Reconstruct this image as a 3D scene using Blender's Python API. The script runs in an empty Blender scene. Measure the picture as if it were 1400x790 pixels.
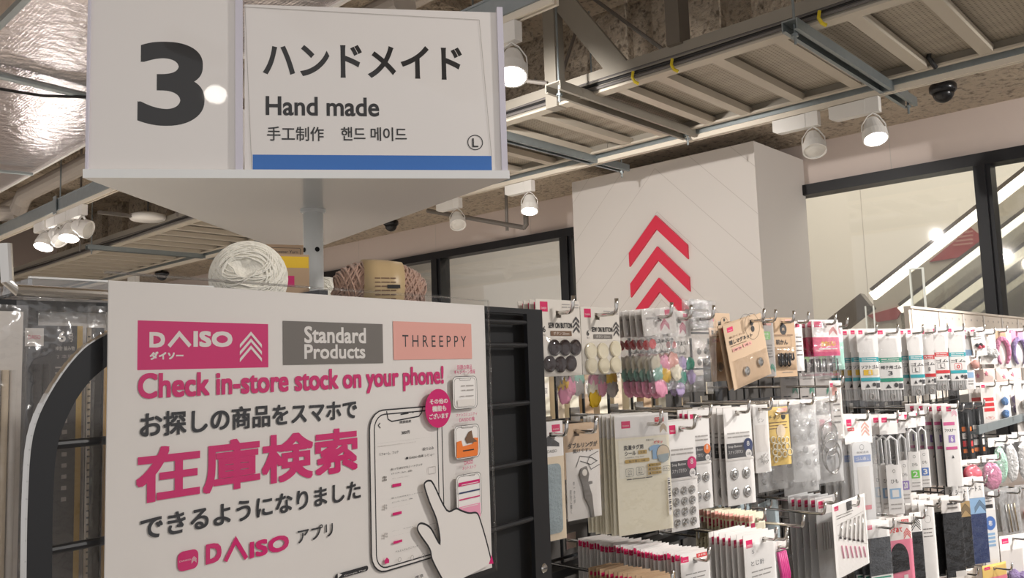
import bpy, math, random
from mathutils import Vector, Matrix, noise

rnd = random.Random(7)
SC = bpy.context.scene
COL = SC.collection
R_ = math.radians

# ------------------------------------------------------------------ camera
FPX = 1126.0
PITCH, ROLL, YAW = R_(5.58), R_(-1.91), R_(42.93)
EYE = Vector((0, 0, 1.55))
_f = Vector((math.cos(PITCH) * math.cos(YAW), math.cos(PITCH) * math.sin(YAW), math.sin(PITCH)))
_r = Vector((math.sin(YAW), -math.cos(YAW), 0))
_u = _r.cross(_f)
CR = _r * math.cos(ROLL) + _u * math.sin(ROLL)
CU = -_r * math.sin(ROLL) + _u * math.cos(ROLL)
CF = _f
cam = bpy.data.cameras.new('camera')
cam.sensor_width = 36.0
cam.lens = FPX / 1400 * 36.0
cam.clip_start = 0.02
cam_o = bpy.data.objects.new('camera', cam)
COL.objects.link(cam_o)
cam_o.matrix_world = Matrix(((CR.x, CU.x, -CF.x, EYE.x), (CR.y, CU.y, -CF.y, EYE.y), (CR.z, CU.z, -CF.z, EYE.z), (0, 0, 0, 1)))
SC.camera = cam_o
SC.view_settings.view_transform = 'Standard'
SC.view_settings.look = 'None'
SC.view_settings.gamma = 1
SC.view_settings.exposure = 0.0
SC.view_settings.use_curve_mapping = False
try:
    SC.cycles.transparent_max_bounces = 40
    SC.cycles.max_bounces = 7
    SC.cycles.sample_clamp_indirect = 4.0
except Exception:
    pass

# ------------------------------------------------------------------ world and lights
w = bpy.data.worlds.new('world')
SC.world = w
w.use_nodes = True
w.node_tree.nodes['Background'].inputs[0].default_value = (1.0, 0.97, 0.955, 1)
w.node_tree.nodes['Background'].inputs[1].default_value = 0.66

WARM = (1.0, 0.95, 0.905)


def light(kind, loc, energy, aim=None, size=0.1, angle=60, color=WARM, blend=0.6, size_y=None):
    l = bpy.data.lights.new('lamp_or_fill', kind)
    l.energy = energy
    l.color = color
    if kind == 'SPOT':
        l.spot_size = R_(angle)
        l.spot_blend = blend
        l.shadow_soft_size = size
    elif kind == 'AREA':
        l.size = size
        if size_y:
            l.shape = 'RECTANGLE'
            l.size_y = size_y
    else:
        l.shadow_soft_size = size
    o = bpy.data.objects.new('lamp_or_fill', l)
    COL.objects.link(o)
    o.location = loc
    if aim is not None:
        o.rotation_euler = (Vector(aim) - Vector(loc)).to_track_quat('-Z', 'Y').to_euler()
    return o


# unseen track spots behind and beside the camera, plus added fill lights
light('SPOT', (-0.2, -2.6, 3.0), 24, (0.5, 0.75, 1.5), 0.10, 60)
light('POINT', (2.33, 7.64, 2.66), 5, None, 0.05)  # added bare light that makes a hot spot on the foil duct
light('POINT', (2.37, 7.07, 2.66), 3.5, None, 0.05)  # added bare light for another glint on the duct
light('SPOT', (0.4, 3.6, 2.95), 200, (0.4, 3.8, 0), 0.1, 110)  # added unseen downlight: floor bounce brightens ceiling and duct
light('SPOT', (0.6, 6.8, 2.95), 260, (0.9, 6.8, 0), 0.1, 110)  # added likewise, for bounce off the floor
light('SPOT', (3.0, 5.2, 2.9), 240, (3.1, 5.2, 0), 0.1, 110)  # added likewise, lifts the ceiling by floor bounce
light('SPOT', (1.2, 11.0, 2.9), 260, (1.2, 11.3, 0), 0.1, 110)  # added to light the floor that the duct reflects
light('SPOT', (3.2, 9.5, 2.9), 220, (3.1, 9.2, 0), 0.1, 110)  # added unseen downlight for the far floor bounce
light('SPOT', (1.9, -1.5, 3.0), 150, (1.6, 0.6, 1.4), 0.12, 70)
light('SPOT', (3.2, -1.3, 3.0), 640, (2.5, 0.6, 1.35), 0.045, 60, color=(1, 0.97, 0.94))
light('SPOT', (4.5, -1.7, 2.8), 170, (5.8, 1.4, 2.4), 0.04, 100)  # added fill without a fixture, brightens the window wall
light('SPOT', (2.4, 2.65, 2.85), 130, (5.2, 3.25, 2.2), 0.03, 80)  # added fill without a fixture, lights the boxed pillar evenly
# added area lights that brighten the escalator hall from above
light('AREA', (8.0, 2.2, 4.1), 84, (8.0, 2.2, 0), 2.5, size_y=5, color=(1.0, 0.95, 0.84))
light('AREA', (7.6, 8.0, 4.1), 45, (7.6, 8.0, 0), 2.5, size_y=5, color=(1.0, 0.97, 0.95))


# ------------------------------------------------------------------ projection helpers
def ray(px, py):
    return CF + CR * ((px - 700) / FPX) - CU * ((py - 395) / FPX)


def onX(px, py, X):
    d = ray(px, py)
    return EYE + d * (X / d.x)


def onY(px, py, Y):
    d = ray(px, py)
    return EYE + d * (Y / d.y)


def onZ(px, py, Z):
    d = ray(px, py)
    return EYE + d * ((Z - EYE.z) / d.z)


class Plane:
    """An upright plane through (ox, oy) running along angle a; a pixel of the photo becomes (s, z) on it."""

    def __init__(self, ox, oy, a):
        self.o = Vector((ox, oy, 0))
        self.a = a
        self.e = Vector((math.cos(a), math.sin(a), 0))
        self.n = Vector((math.sin(a), -math.cos(a), 0))

    def __call__(self, px, py):
        d = ray(px, py)
        t = (self.o - EYE).dot(self.n) / d.dot(self.n)
        p = EYE + d * t
        return ((p - self.o).dot(self.e), p.z)


# ------------------------------------------------------------------ materials
MATS = {}


def lin(c):
    out = []
    for v in c[:3]:
        v /= 255.0
        out.append(v / 12.92 if v <= 0.04045 else ((v + 0.055) / 1.055) ** 2.4)
    return (*out, 1)


def newmat(name):
    m = bpy.data.materials.new(name)
    m.use_nodes = True
    MATS[name] = m
    return m, m.node_tree.nodes, m.node_tree.links


def pm(name, rgb, rough=0.5, metal=0.0, coat=0.0, bump=0.0, bscale=40.0, var=0.0, spec=None, emit=0.0, sub=0.0):
    m, N, L = newmat(name)
    b = N['Principled BSDF']
    b.inputs['Base Color'].default_value = lin(rgb)
    b.inputs['Roughness'].default_value = rough
    b.inputs['Metallic'].default_value = metal
    b.inputs['Coat Weight'].default_value = coat
    b.inputs['Coat Roughness'].default_value = 0.025
    if spec is not None:
        b.inputs['Specular IOR Level'].default_value = spec
    if emit:
        b.inputs['Emission Color'].default_value = lin(rgb)
        b.inputs['Emission Strength'].default_value = emit
    if bump or var:
        tc = N.new('ShaderNodeTexCoord')
        nz = N.new('ShaderNodeTexNoise')
        nz.inputs['Scale'].default_value = bscale
        nz.inputs['Detail'].default_value = 6
        L.new(tc.outputs['Object'], nz.inputs['Vector'])
        if bump:
            bp = N.new('ShaderNodeBump')
            bp.inputs['Strength'].default_value = bump
            bp.inputs['Distance'].default_value = 0.02
            L.new(nz.outputs['Fac'], bp.inputs['Height'])
            L.new(bp.outputs['Normal'], b.inputs['Normal'])
        if var:
            mx = N.new('ShaderNodeMix')
            mx.data_type = 'RGBA'
            c = lin(rgb)
            mx.inputs['A'].default_value = tuple(v * (1 - var) for v in c[:3]) + (1,)
            mx.inputs['B'].default_value = tuple(min(1, v * (1 + var)) for v in c[:3]) + (1,)
            L.new(nz.outputs['Fac'], mx.inputs['Factor'])
            L.new(mx.outputs['Result'], b.inputs['Base Color'])
    return m


def film(name, tint=(1, 1, 1), base=0.03, fres=0.5, rough=0.12, milky=0.0, bump=0.6, bscale=45):
    m, N, L = newmat(name)
    N.remove(N['Principled BSDF'])
    out = N['Material Output']
    tr = N.new('ShaderNodeBsdfTransparent')
    tr.inputs[0].default_value = (*tint, 1)
    gl = N.new('ShaderNodeBsdfGlossy')
    gl.inputs['Roughness'].default_value = rough
    lw = N.new('ShaderNodeLayerWeight')
    lw.inputs['Blend'].default_value = 0.25
    ma = N.new('ShaderNodeMath')
    ma.operation = 'MULTIPLY_ADD'
    ma.inputs[1].default_value = fres
    ma.inputs[2].default_value = base
    L.new(lw.outputs['Fresnel'], ma.inputs[0])
    mx = N.new('ShaderNodeMixShader')
    L.new(ma.outputs[0], mx.inputs[0])
    src = tr
    if milky:
        df = N.new('ShaderNodeBsdfDiffuse')
        df.inputs[0].default_value = (0.85, 0.84, 0.83, 1)
        m2 = N.new('ShaderNodeMixShader')
        m2.inputs[0].default_value = milky
        L.new(tr.outputs[0], m2.inputs[1])
        L.new(df.outputs[0], m2.inputs[2])
        src = m2
    L.new(src.outputs[0], mx.inputs[1])
    L.new(gl.outputs[0], mx.inputs[2])
    if bump:
        tc = N.new('ShaderNodeTexCoord')
        nz = N.new('ShaderNodeTexNoise')
        nz.inputs['Scale'].default_value = bscale
        nz.inputs['Detail'].default_value = 3
        L.new(tc.outputs['Object'], nz.inputs['Vector'])
        bp = N.new('ShaderNodeBump')
        bp.inputs['Strength'].default_value = bump
        bp.inputs['Distance'].default_value = 0.01
        L.new(nz.outputs['Fac'], bp.inputs['Height'])
        L.new(bp.outputs['Normal'], gl.inputs['Normal'])
    L.new(mx.outputs[0], out.inputs['Surface'])
    return m


def glow(name, rgb, s):
    m, N, L = newmat(name)
    N.remove(N['Principled BSDF'])
    e = N.new('ShaderNodeEmission')
    e.inputs[0].default_value = lin(rgb)
    e.inputs[1].default_value = s
    L.new(e.outputs[0], N['Material Output'].inputs['Surface'])
    return m


# surfaces of the room
pm('floor_vinyl', (205, 198, 188), 0.35, var=0.05, bscale=3)
m, N, L = newmat('spray')
b = N['Principled BSDF']
b.inputs['Roughness'].default_value = 0.95
tc = N.new('ShaderNodeTexCoord')
nz = N.new('ShaderNodeTexNoise')
nz.inputs['Scale'].default_value = 7
nz.inputs['Detail'].default_value = 10
nz.inputs['Roughness'].default_value = 0.62
n2 = N.new('ShaderNodeTexNoise')
n2.inputs['Scale'].default_value = 26
n2.inputs['Detail'].default_value = 8
cr = N.new('ShaderNodeValToRGB')
cr.color_ramp.elements[0].position = 0.30
cr.color_ramp.elements[0].color = lin((140, 126, 110))
cr.color_ramp.elements[1].position = 0.47
cr.color_ramp.elements[1].color = lin((208, 192, 171))
L.new(tc.outputs['Object'], nz.inputs['Vector'])
L.new(tc.outputs['Object'], n2.inputs['Vector'])
L.new(n2.outputs['Fac'], cr.inputs['Fac'])
L.new(cr.outputs['Color'], b.inputs['Base Color'])
ad = N.new('ShaderNodeMath')
ad.operation = 'MULTIPLY_ADD'
ad.inputs[1].default_value = 0.5
L.new(n2.outputs['Fac'], ad.inputs[0])
L.new(nz.outputs['Fac'], ad.inputs[2])
bp = N.new('ShaderNodeBump')
bp.inputs['Strength'].default_value = 1.0
bp.inputs['Distance'].default_value = 0.09
L.new(ad.outputs[0], bp.inputs['Height'])
L.new(bp.outputs['Normal'], b.inputs['Normal'])
pm('wall_paint', (214, 200, 192), 0.7, var=0.03, bscale=2)
pm('box_paint', (216, 210, 204), 0.6, var=0.02, bscale=2)
pm('box_side', (216, 210, 204), 0.6)
pm('joint', (196, 189, 182), 0.7)
pm('frame_black', (20, 20, 24), 0.45)
pm('hall_wall', (230, 226, 216), 0.6, var=0.03, bscale=1)
film('window_glass', base=0.05, fres=0.35, rough=0.03, bump=0)
film('clear', base=0.05, fres=0.55, rough=0.08)
film('crinkle', base=0.10, fres=0.6, rough=0.12, bump=1.0, bscale=70, milky=0.05)
film('milk', base=0.06, fres=0.5, rough=0.2, milky=0.2)
film('milk2', base=0.06, fres=0.5, rough=0.2, milky=0.5)
film('crinkle_big', base=0.10, fres=0.55, rough=0.14, bump=0.9, bscale=24, milky=0.10)
film('sleeve_clear', base=0.02, fres=0.35, rough=0.1, bump=0.5, bscale=9)
film('acrylic', base=0.12, fres=0.7, rough=0.05, bump=0.4, bscale=30)
film('smoke_film', tint=(0.7, 0.7, 0.72), base=0.05, fres=0.5, rough=0.12)
film('balustrade_glass', tint=(0.72, 0.71, 0.68), base=0.05, fres=0.3, rough=0.05, bump=0)
glow('lens_glow', (255, 248, 238), 24)
glow('strip_glow', (255, 250, 232), 3.2)
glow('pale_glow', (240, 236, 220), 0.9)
pm('lens_off', (225, 222, 215), 0.3)
# metals, plastics
pm('chrome', (215, 212, 208), 0.16, 1.0)
pm('brass', (198, 176, 138), 0.22, 1.0)
pm('silver', (205, 203, 200), 0.2, 1.0)
pm('galv', (150, 158, 160), 0.42, 0.7, var=0.12, bscale=20)
pm('tray_metal', (152, 146, 135), 0.5, 0.25, var=0.08, bscale=6)
pm('rung_metal', (196, 187, 172), 0.5, 0.1)
pm('track_white', (228, 218, 202), 0.5)
pm('lamp_white', (236, 233, 228), 0.4)
pm('pipe_white', (190, 180, 170), 0.7, bump=0.3, bscale=20)
pm('grey_pipe', (128, 122, 116), 0.5, 0.3)
pm('cable_grey', (96, 92, 90), 0.6)
pm('cable_black', (22, 21, 22), 0.5)
pm('cable_yellow', (214, 190, 40), 0.5)
pm('dome_black', (24, 24, 27), 0.25)
pm('rack_black', (30, 31, 34), 0.42)
pm('rack_dark', (20, 21, 23), 0.6)
pm('shade_dark', (46, 42, 38), 0.7)
pm('pole_grey', (240, 241, 238), 0.35)
pm('tray_white', (236, 236, 234), 0.16, 0.25)
pm('post_brown', (104, 96, 86), 0.6)
pm('hole', (10, 10, 10), 0.8)
# inks, papers
pm('sign_card', (236, 231, 227), 0.35, coat=0.7)
pm('sign_blue', (36, 108, 190), 0.35, coat=0.7)
pm('sign_ink', (22, 20, 22), 0.35, coat=0.7)
pm('sign_edge', (214, 210, 222), 0.25)
pm('poster_paper', (226, 221, 216), 0.6)
for n_, c_ in dict(white=(238, 234, 230), white2=(228, 222, 216), pink=(212, 30, 110), hot=(214, 34, 96), red=(214, 48, 52), black=(26, 26, 28), ink=(52, 50, 50),
                   grey=(122, 116, 110), lgrey=(176, 170, 165), dgrey=(74, 72, 74), salmon=(226, 166, 154), kraft=(206, 178, 148), kraft2=(188, 158, 126), cream=(238, 230, 208),
                   tan=(182, 152, 104), gold=(196, 164, 92), blue=(78, 120, 190), navy=(44, 58, 100), sky=(150, 184, 216), teal=(36, 168, 178), green=(16, 150, 122), lime=(104, 196, 70),
                   yellow=(240, 196, 40), orange=(238, 126, 52), purple=(150, 126, 190), lilac=(186, 166, 206), rose=(236, 160, 186), roseink=(214, 96, 150), pinkbg=(226, 130, 152), mint=(160, 206, 190),
                   brown=(120, 92, 70), blugrey=(164, 176, 180), paper=(226, 219, 209), beige=(222, 204, 178), ivory=(232, 224, 200), cardyellow=(228, 196, 116), neongreen=(140, 190, 120)).items():
    pm(n_, c_, 0.5)
pm('pink_ink', (206, 26, 108), 0.45)
pm('poster_grey', (112, 106, 100), 0.5)
pm('poster_ink', (38, 38, 42), 0.5)
pm('tan_label', (198, 172, 130), 0.4)
pm('pale_edge', (240, 240, 238), 0.2)
pm('fluff_pinkdot', (232, 96, 130), 0.6, var=0.3, bscale=220)
pm('cream_pale', (238, 232, 216), 0.5)
pm('dgrey2', (72, 72, 76), 0.4)
pm('salmon_pale', (238, 214, 204), 0.5)
pm('button_brown', (58, 46, 46), 0.25)
pm('button_cream', (232, 222, 196), 0.3)
pm('clasp_black', (40, 40, 42), 0.35)
pm('fabric_black', (30, 30, 33), 0.9, bump=0.3, bscale=300)
pm('fabric_grey', (84, 86, 90), 0.9, bump=0.3, bscale=300)
pm('fabric_navy', (48, 62, 104), 0.9, bump=0.3, bscale=300)
pm('fabric_blugrey', (156, 168, 172), 0.9, bump=0.3, bscale=300)
pm('fluff_white', (240, 238, 236), 0.95, bump=0.8, bscale=120)
pm('fluff_blue', (120, 160, 214), 0.95, bump=0.8, bscale=120)
pm('fluff_lilac', (182, 160, 210), 0.95, bump=0.8, bscale=120)
pm('fluff_pink', (236, 150, 186), 0.9, bump=0.8, bscale=90)
pm('fluff_mint', (176, 220, 196), 0.9, bump=0.8, bscale=90)
pm('plastic_white', (238, 237, 236), 0.3)
pm('plastic_pink', (230, 90, 110), 0.3)
pm('hot_plastic', (226, 60, 150), 0.4)
pm('pencil_wood', (198, 160, 96), 0.5)
pm('esc_truss', (112, 106, 98), 0.5)
pm('esc_red', (196, 84, 86), 0.5)
pm('chev_red', (214, 44, 72), 0.45)
pm('peg_white', (222, 210, 196), 0.55)


def yarn_mat(name, rgb, scale):
    m, N, L = newmat(name)
    b = N['Principled BSDF']
    b.inputs['Roughness'].default_value = 0.95
    b.inputs['Base Color'].default_value = lin(rgb)
    b.inputs['Sheen Weight'].default_value = 0.4
    tc = N.new('ShaderNodeTexCoord')
    nz = N.new('ShaderNodeTexNoise')
    nz.inputs['Scale'].default_value = scale
    L.new(tc.outputs['Object'], nz.inputs['Vector'])
    bp = N.new('ShaderNodeBump')
    bp.inputs['Strength'].default_value = 0.5
    bp.inputs['Distance'].default_value = 0.004
    L.new(nz.outputs['Fac'], bp.inputs['Height'])
    L.new(bp.outputs['Normal'], b.inputs['Normal'])


yarn_mat('yarn_white', (252, 248, 236), 160)
yarn_mat('yarn_rose', (184, 150, 132), 160)

# foil jacket of the duct
m, N, L = newmat('foil')
b = N['Principled BSDF']
b.inputs['Base Color'].default_value = lin((228, 220, 220))
b.inputs['Metallic'].default_value = 0.9
b.inputs['Roughness'].default_value = 0.2
tc = N.new('ShaderNodeTexCoord')
wv = N.new('ShaderNodeTexWave')
wv.inputs['Scale'].default_value = 18
wv.inputs['Distortion'].default_value = 3
wv.inputs['Detail'].default_value = 3
nz = N.new('ShaderNodeTexNoise')
nz.inputs['Scale'].default_value = 16
nz.inputs['Detail'].default_value = 8
ad = N.new('ShaderNodeMath')
ad.operation = 'MULTIPLY_ADD'
ad.inputs[1].default_value = 0.05
L.new(tc.outputs['Object'], wv.inputs['Vector'])
L.new(tc.outputs['Object'], nz.inputs['Vector'])
L.new(wv.outputs['Fac'], ad.inputs[0])
L.new(nz.outputs['Fac'], ad.inputs[2])
bp = N.new('ShaderNodeBump')
bp.inputs['Strength'].default_value = 0.3
bp.inputs['Distance'].default_value = 0.03
L.new(ad.outputs[0], bp.inputs['Height'])
L.new(bp.outputs['Normal'], b.inputs['Normal'])

# perforated sheet in the cable tray: fine rows of holes and shallow waves
m, N, L = newmat('perforated')
b = N['Principled BSDF']
b.inputs['Roughness'].default_value = 0.55
b.inputs['Metallic'].default_value = 0.2
tc = N.new('ShaderNodeTexCoord')
vo = N.new('ShaderNodeTexVoronoi')
vo.inputs['Scale'].default_value = 48
vo.inputs['Randomness'].default_value = 0.0
cr = N.new('ShaderNodeValToRGB')
cr.color_ramp.elements[0].position = 0.22
cr.color_ramp.elements[0].color = lin((126, 119, 108))
cr.color_ramp.elements[1].position = 0.34
cr.color_ramp.elements[1].color = lin((178, 169, 154))
L.new(tc.outputs['Object'], vo.inputs['Vector'])
L.new(vo.outputs['Distance'], cr.inputs['Fac'])
L.new(cr.outputs['Color'], b.inputs['Base Color'])
wv = N.new('ShaderNodeTexWave')
wv.bands_direction = 'X'
wv.inputs['Scale'].default_value = 2.2
L.new(tc.outputs['Object'], wv.inputs['Vector'])
bp = N.new('ShaderNodeBump')
bp.inputs['Strength'].default_value = 0.12
bp.inputs['Distance'].default_value = 0.05
L.new(wv.outputs['Fac'], bp.inputs['Height'])
L.new(bp.outputs['Normal'], b.inputs['Normal'])


# ------------------------------------------------------------------ mesh builder
class MB:
    def __init__(self):
        self.v, self.f, self.m = [], [], []

    def face(self, pts, mat):
        k = len(self.v)
        self.v.extend(tuple(p) for p in pts)
        self.f.append(tuple(range(k, k + len(pts))))
        self.m.append(mat)

    def add(self, verts, faces, mat):
        k = len(self.v)
        self.v.extend(tuple(p) for p in verts)
        for f in faces:
            self.f.append(tuple(i + k for i in f))
            self.m.append(mat)

    def box(self, lo, hi, mat, M=None):
        x0, y0, z0 = lo
        x1, y1, z1 = hi
        vs = [Vector(p) for p in ((x0, y0, z0), (x1, y0, z0), (x1, y1, z0), (x0, y1, z0), (x0, y0, z1), (x1, y0, z1), (x1, y1, z1), (x0, y1, z1))]
        if M is not None:
            vs = [M @ p for p in vs]
        self.add(vs, [(3, 2, 1, 0), (4, 5, 6, 7), (0, 1, 5, 4), (1, 2, 6, 5), (2, 3, 7, 6), (3, 0, 4, 7)], mat)
        return self

    def bar(self, a, b, w, h, mat, up=(0, 0, 1)):
        a, b = Vector(a), Vector(b)
        d = (b - a)
        l = d.length
        d.normalize()
        u = Vector(up)
        s = d.cross(u)
        if s.length < 1e-4:
            s = d.cross(Vector((1, 0, 0)))
        s.normalize()
        u = s.cross(d)
        M = Matrix(((d.x, s.x, u.x, a.x), (d.y, s.y, u.y, a.y), (d.z, s.z, u.z, a.z), (0, 0, 0, 1)))
        return self.box((0, -w / 2, -h / 2), (l, w / 2, h / 2), mat, M)

    def tube(self, pts, r, mat, n=10, closed=False, caps=True):
        pts = [Vector(p) for p in pts]
        rs = r if isinstance(r, (list, tuple)) else [r] * len(pts)
        k = len(self.v)
        N_ = len(pts)
        up = None
        for i, p in enumerate(pts):
            if closed:
                d = pts[(i + 1) % N_] - pts[i - 1]
            else:
                d = pts[min(i + 1, N_ - 1)] - pts[max(i - 1, 0)]
            d.normalize()
            if up is None:
                up = Vector((0, 0, 1)) if abs(d.z) < 0.9 else Vector((1, 0, 0))
            s = d.cross(up)
            s.normalize()
            up = s.cross(d)
            for j in range(n):
                a = 2 * math.pi * j / n
                self.v.append(tuple(p + (s * math.cos(a) + up * math.sin(a)) * rs[i]))
        for i in range(N_ if closed else N_ - 1):
            i2 = (i + 1) % N_
            for j in range(n):
                j2 = (j + 1) % n
                self.f.append((k + i * n + j, k + i * n + j2, k + i2 * n + j2, k + i2 * n + j))
                self.m.append(mat)
        if caps and not closed:
            self.f.append(tuple(k + j for j in reversed(range(n))))
            self.f.append(tuple(k + (N_ - 1) * n + j for j in range(n)))
            self.m += [mat, mat]
        return self

    def lathe(self, prof, mat, M=None, n=20):
        """prof: (radius, height) pairs around local +Z."""
        k = len(self.v)
        for r, h in prof:
            for j in range(n):
                a = 2 * math.pi * j / n
                p = Vector((r * math.cos(a), r * math.sin(a), h))
                self.v.append(tuple(M @ p if M is not None else p))
        for i in range(len(prof) - 1):
            for j in range(n):
                j2 = (j + 1) % n
                self.f.append((k + i * n + j, k + i * n + j2, k + (i + 1) * n + j2, k + (i + 1) * n + j))
                self.m.append(mat)
        for i, rev in ((0, True), (len(prof) - 1, False)):
            if prof[i][0] > 1e-6:
                ring = [k + i * n + j for j in range(n)]
                self.f.append(tuple(reversed(ring)) if rev else tuple(ring))
                self.m.append(mat)
        return self

    def ball(self, c, r, mat, nu=14, nv=9, noise_amp=0.0, ns=30.0, sq=(1, 1, 1)):
        k = len(self.v)
        c = Vector(c)
        for i in range(nv + 1):
            th = math.pi * i / nv
            for j in range(nu):
                a = 2 * math.pi * j / nu
                d = Vector((math.sin(th) * math.cos(a), math.sin(th) * math.sin(a), math.cos(th)))
                rr = r * (1 + noise_amp * noise.noise(d * ns + c * 50)) if noise_amp else r
                self.v.append((c.x + d.x * rr * sq[0], c.y + d.y * rr * sq[1], c.z + d.z * rr * sq[2]))
        for i in range(nv):
            for j in range(nu):
                j2 = (j + 1) % nu
                self.f.append((k + i * nu + j, k + (i + 1) * nu + j, k + (i + 1) * nu + j2, k + i * nu + j2))
                self.m.append(mat)
        return self

    def prism(self, pts, y0, y1, mat):
        """Outline in (x, z), extruded from y0 (front) to y1."""
        n = len(pts)
        k = len(self.v)
        for y in (y0, y1):
            for p in pts:
                self.v.append((p[0], y, p[1]))
        self.f.append(tuple(k + i for i in range(n)))
        self.f.append(tuple(k + n + i for i in reversed(range(n))))
        self.m += [mat, mat]
        for i in range(n):
            j = (i + 1) % n
            self.f.append((k + i, k + n + i, k + n + j, k + j))
            self.m.append(mat)
        return self

    def build(self, name, parent=None, smooth=False, loc=None, rot=None):
        me = bpy.data.meshes.new(name)
        me.from_pydata(self.v, [], self.f)
        names = []
        for q in self.m:
            if q not in names:
                names.append(q)
        for q in names:
            me.materials.append(MATS[q])
        idx = {q: i for i, q in enumerate(names)}
        me.polygons.foreach_set('material_index', [idx[q] for q in self.m])
        if smooth:
            me.polygons.foreach_set('use_smooth', [True] * len(self.f))
        me.update()
        o = bpy.data.objects.new(name, me)
        COL.objects.link(o)
        if parent is not None:
            o.parent = parent
        if loc is not None:
            o.location = loc
        if rot is not None:
            o.rotation_euler = rot
        return o


def tag(o, label, cat, group=None, kind=None):
    if kind:
        o['kind'] = kind
    if label:
        o['label'] = label
    if cat:
        o['category'] = cat
    if group:
        o['group'] = group
    return o


def empty(name, loc=(0, 0, 0), rot=(0, 0, 0)):
    o = bpy.data.objects.new(name, None)
    COL.objects.link(o)
    o.location = loc
    o.rotation_euler = rot
    return o


def struct(mb, name, parent=None, smooth=False):
    o = mb.build(name, parent, smooth)
    o['kind'] = 'structure'
    return o


# ------------------------------------------------------------------ lettering
_tc = {}
_fc = bpy.data.curves.new('letters', 'FONT')
_fo = bpy.data.objects.new('letters', _fc)
COL.objects.link(_fo)


def letters(s, bold=0.0, res=3):
    key = (s, bold, res)
    if key not in _tc:
        _fc.body = s
        _fc.offset = bold
        _fc.resolution_u = res
        dg = bpy.context.evaluated_depsgraph_get()
        dg.update()
        me = bpy.data.meshes.new_from_object(_fo.evaluated_get(dg))
        vs = [(v.co.x, v.co.y) for v in me.vertices]
        fs = [tuple(p.vertices) for p in me.polygons]
        bpy.data.meshes.remove(me)
        x0 = min(v[0] for v in vs)
        x1 = max(v[0] for v in vs)
        y0 = min(v[1] for v in vs)
        y1 = max(v[1] for v in vs)
        _tc[key] = ([((a - x0) / (x1 - x0), (c - y0) / max(1e-6, y1 - y0)) for a, c in vs], fs)
    return _tc[key]


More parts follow.
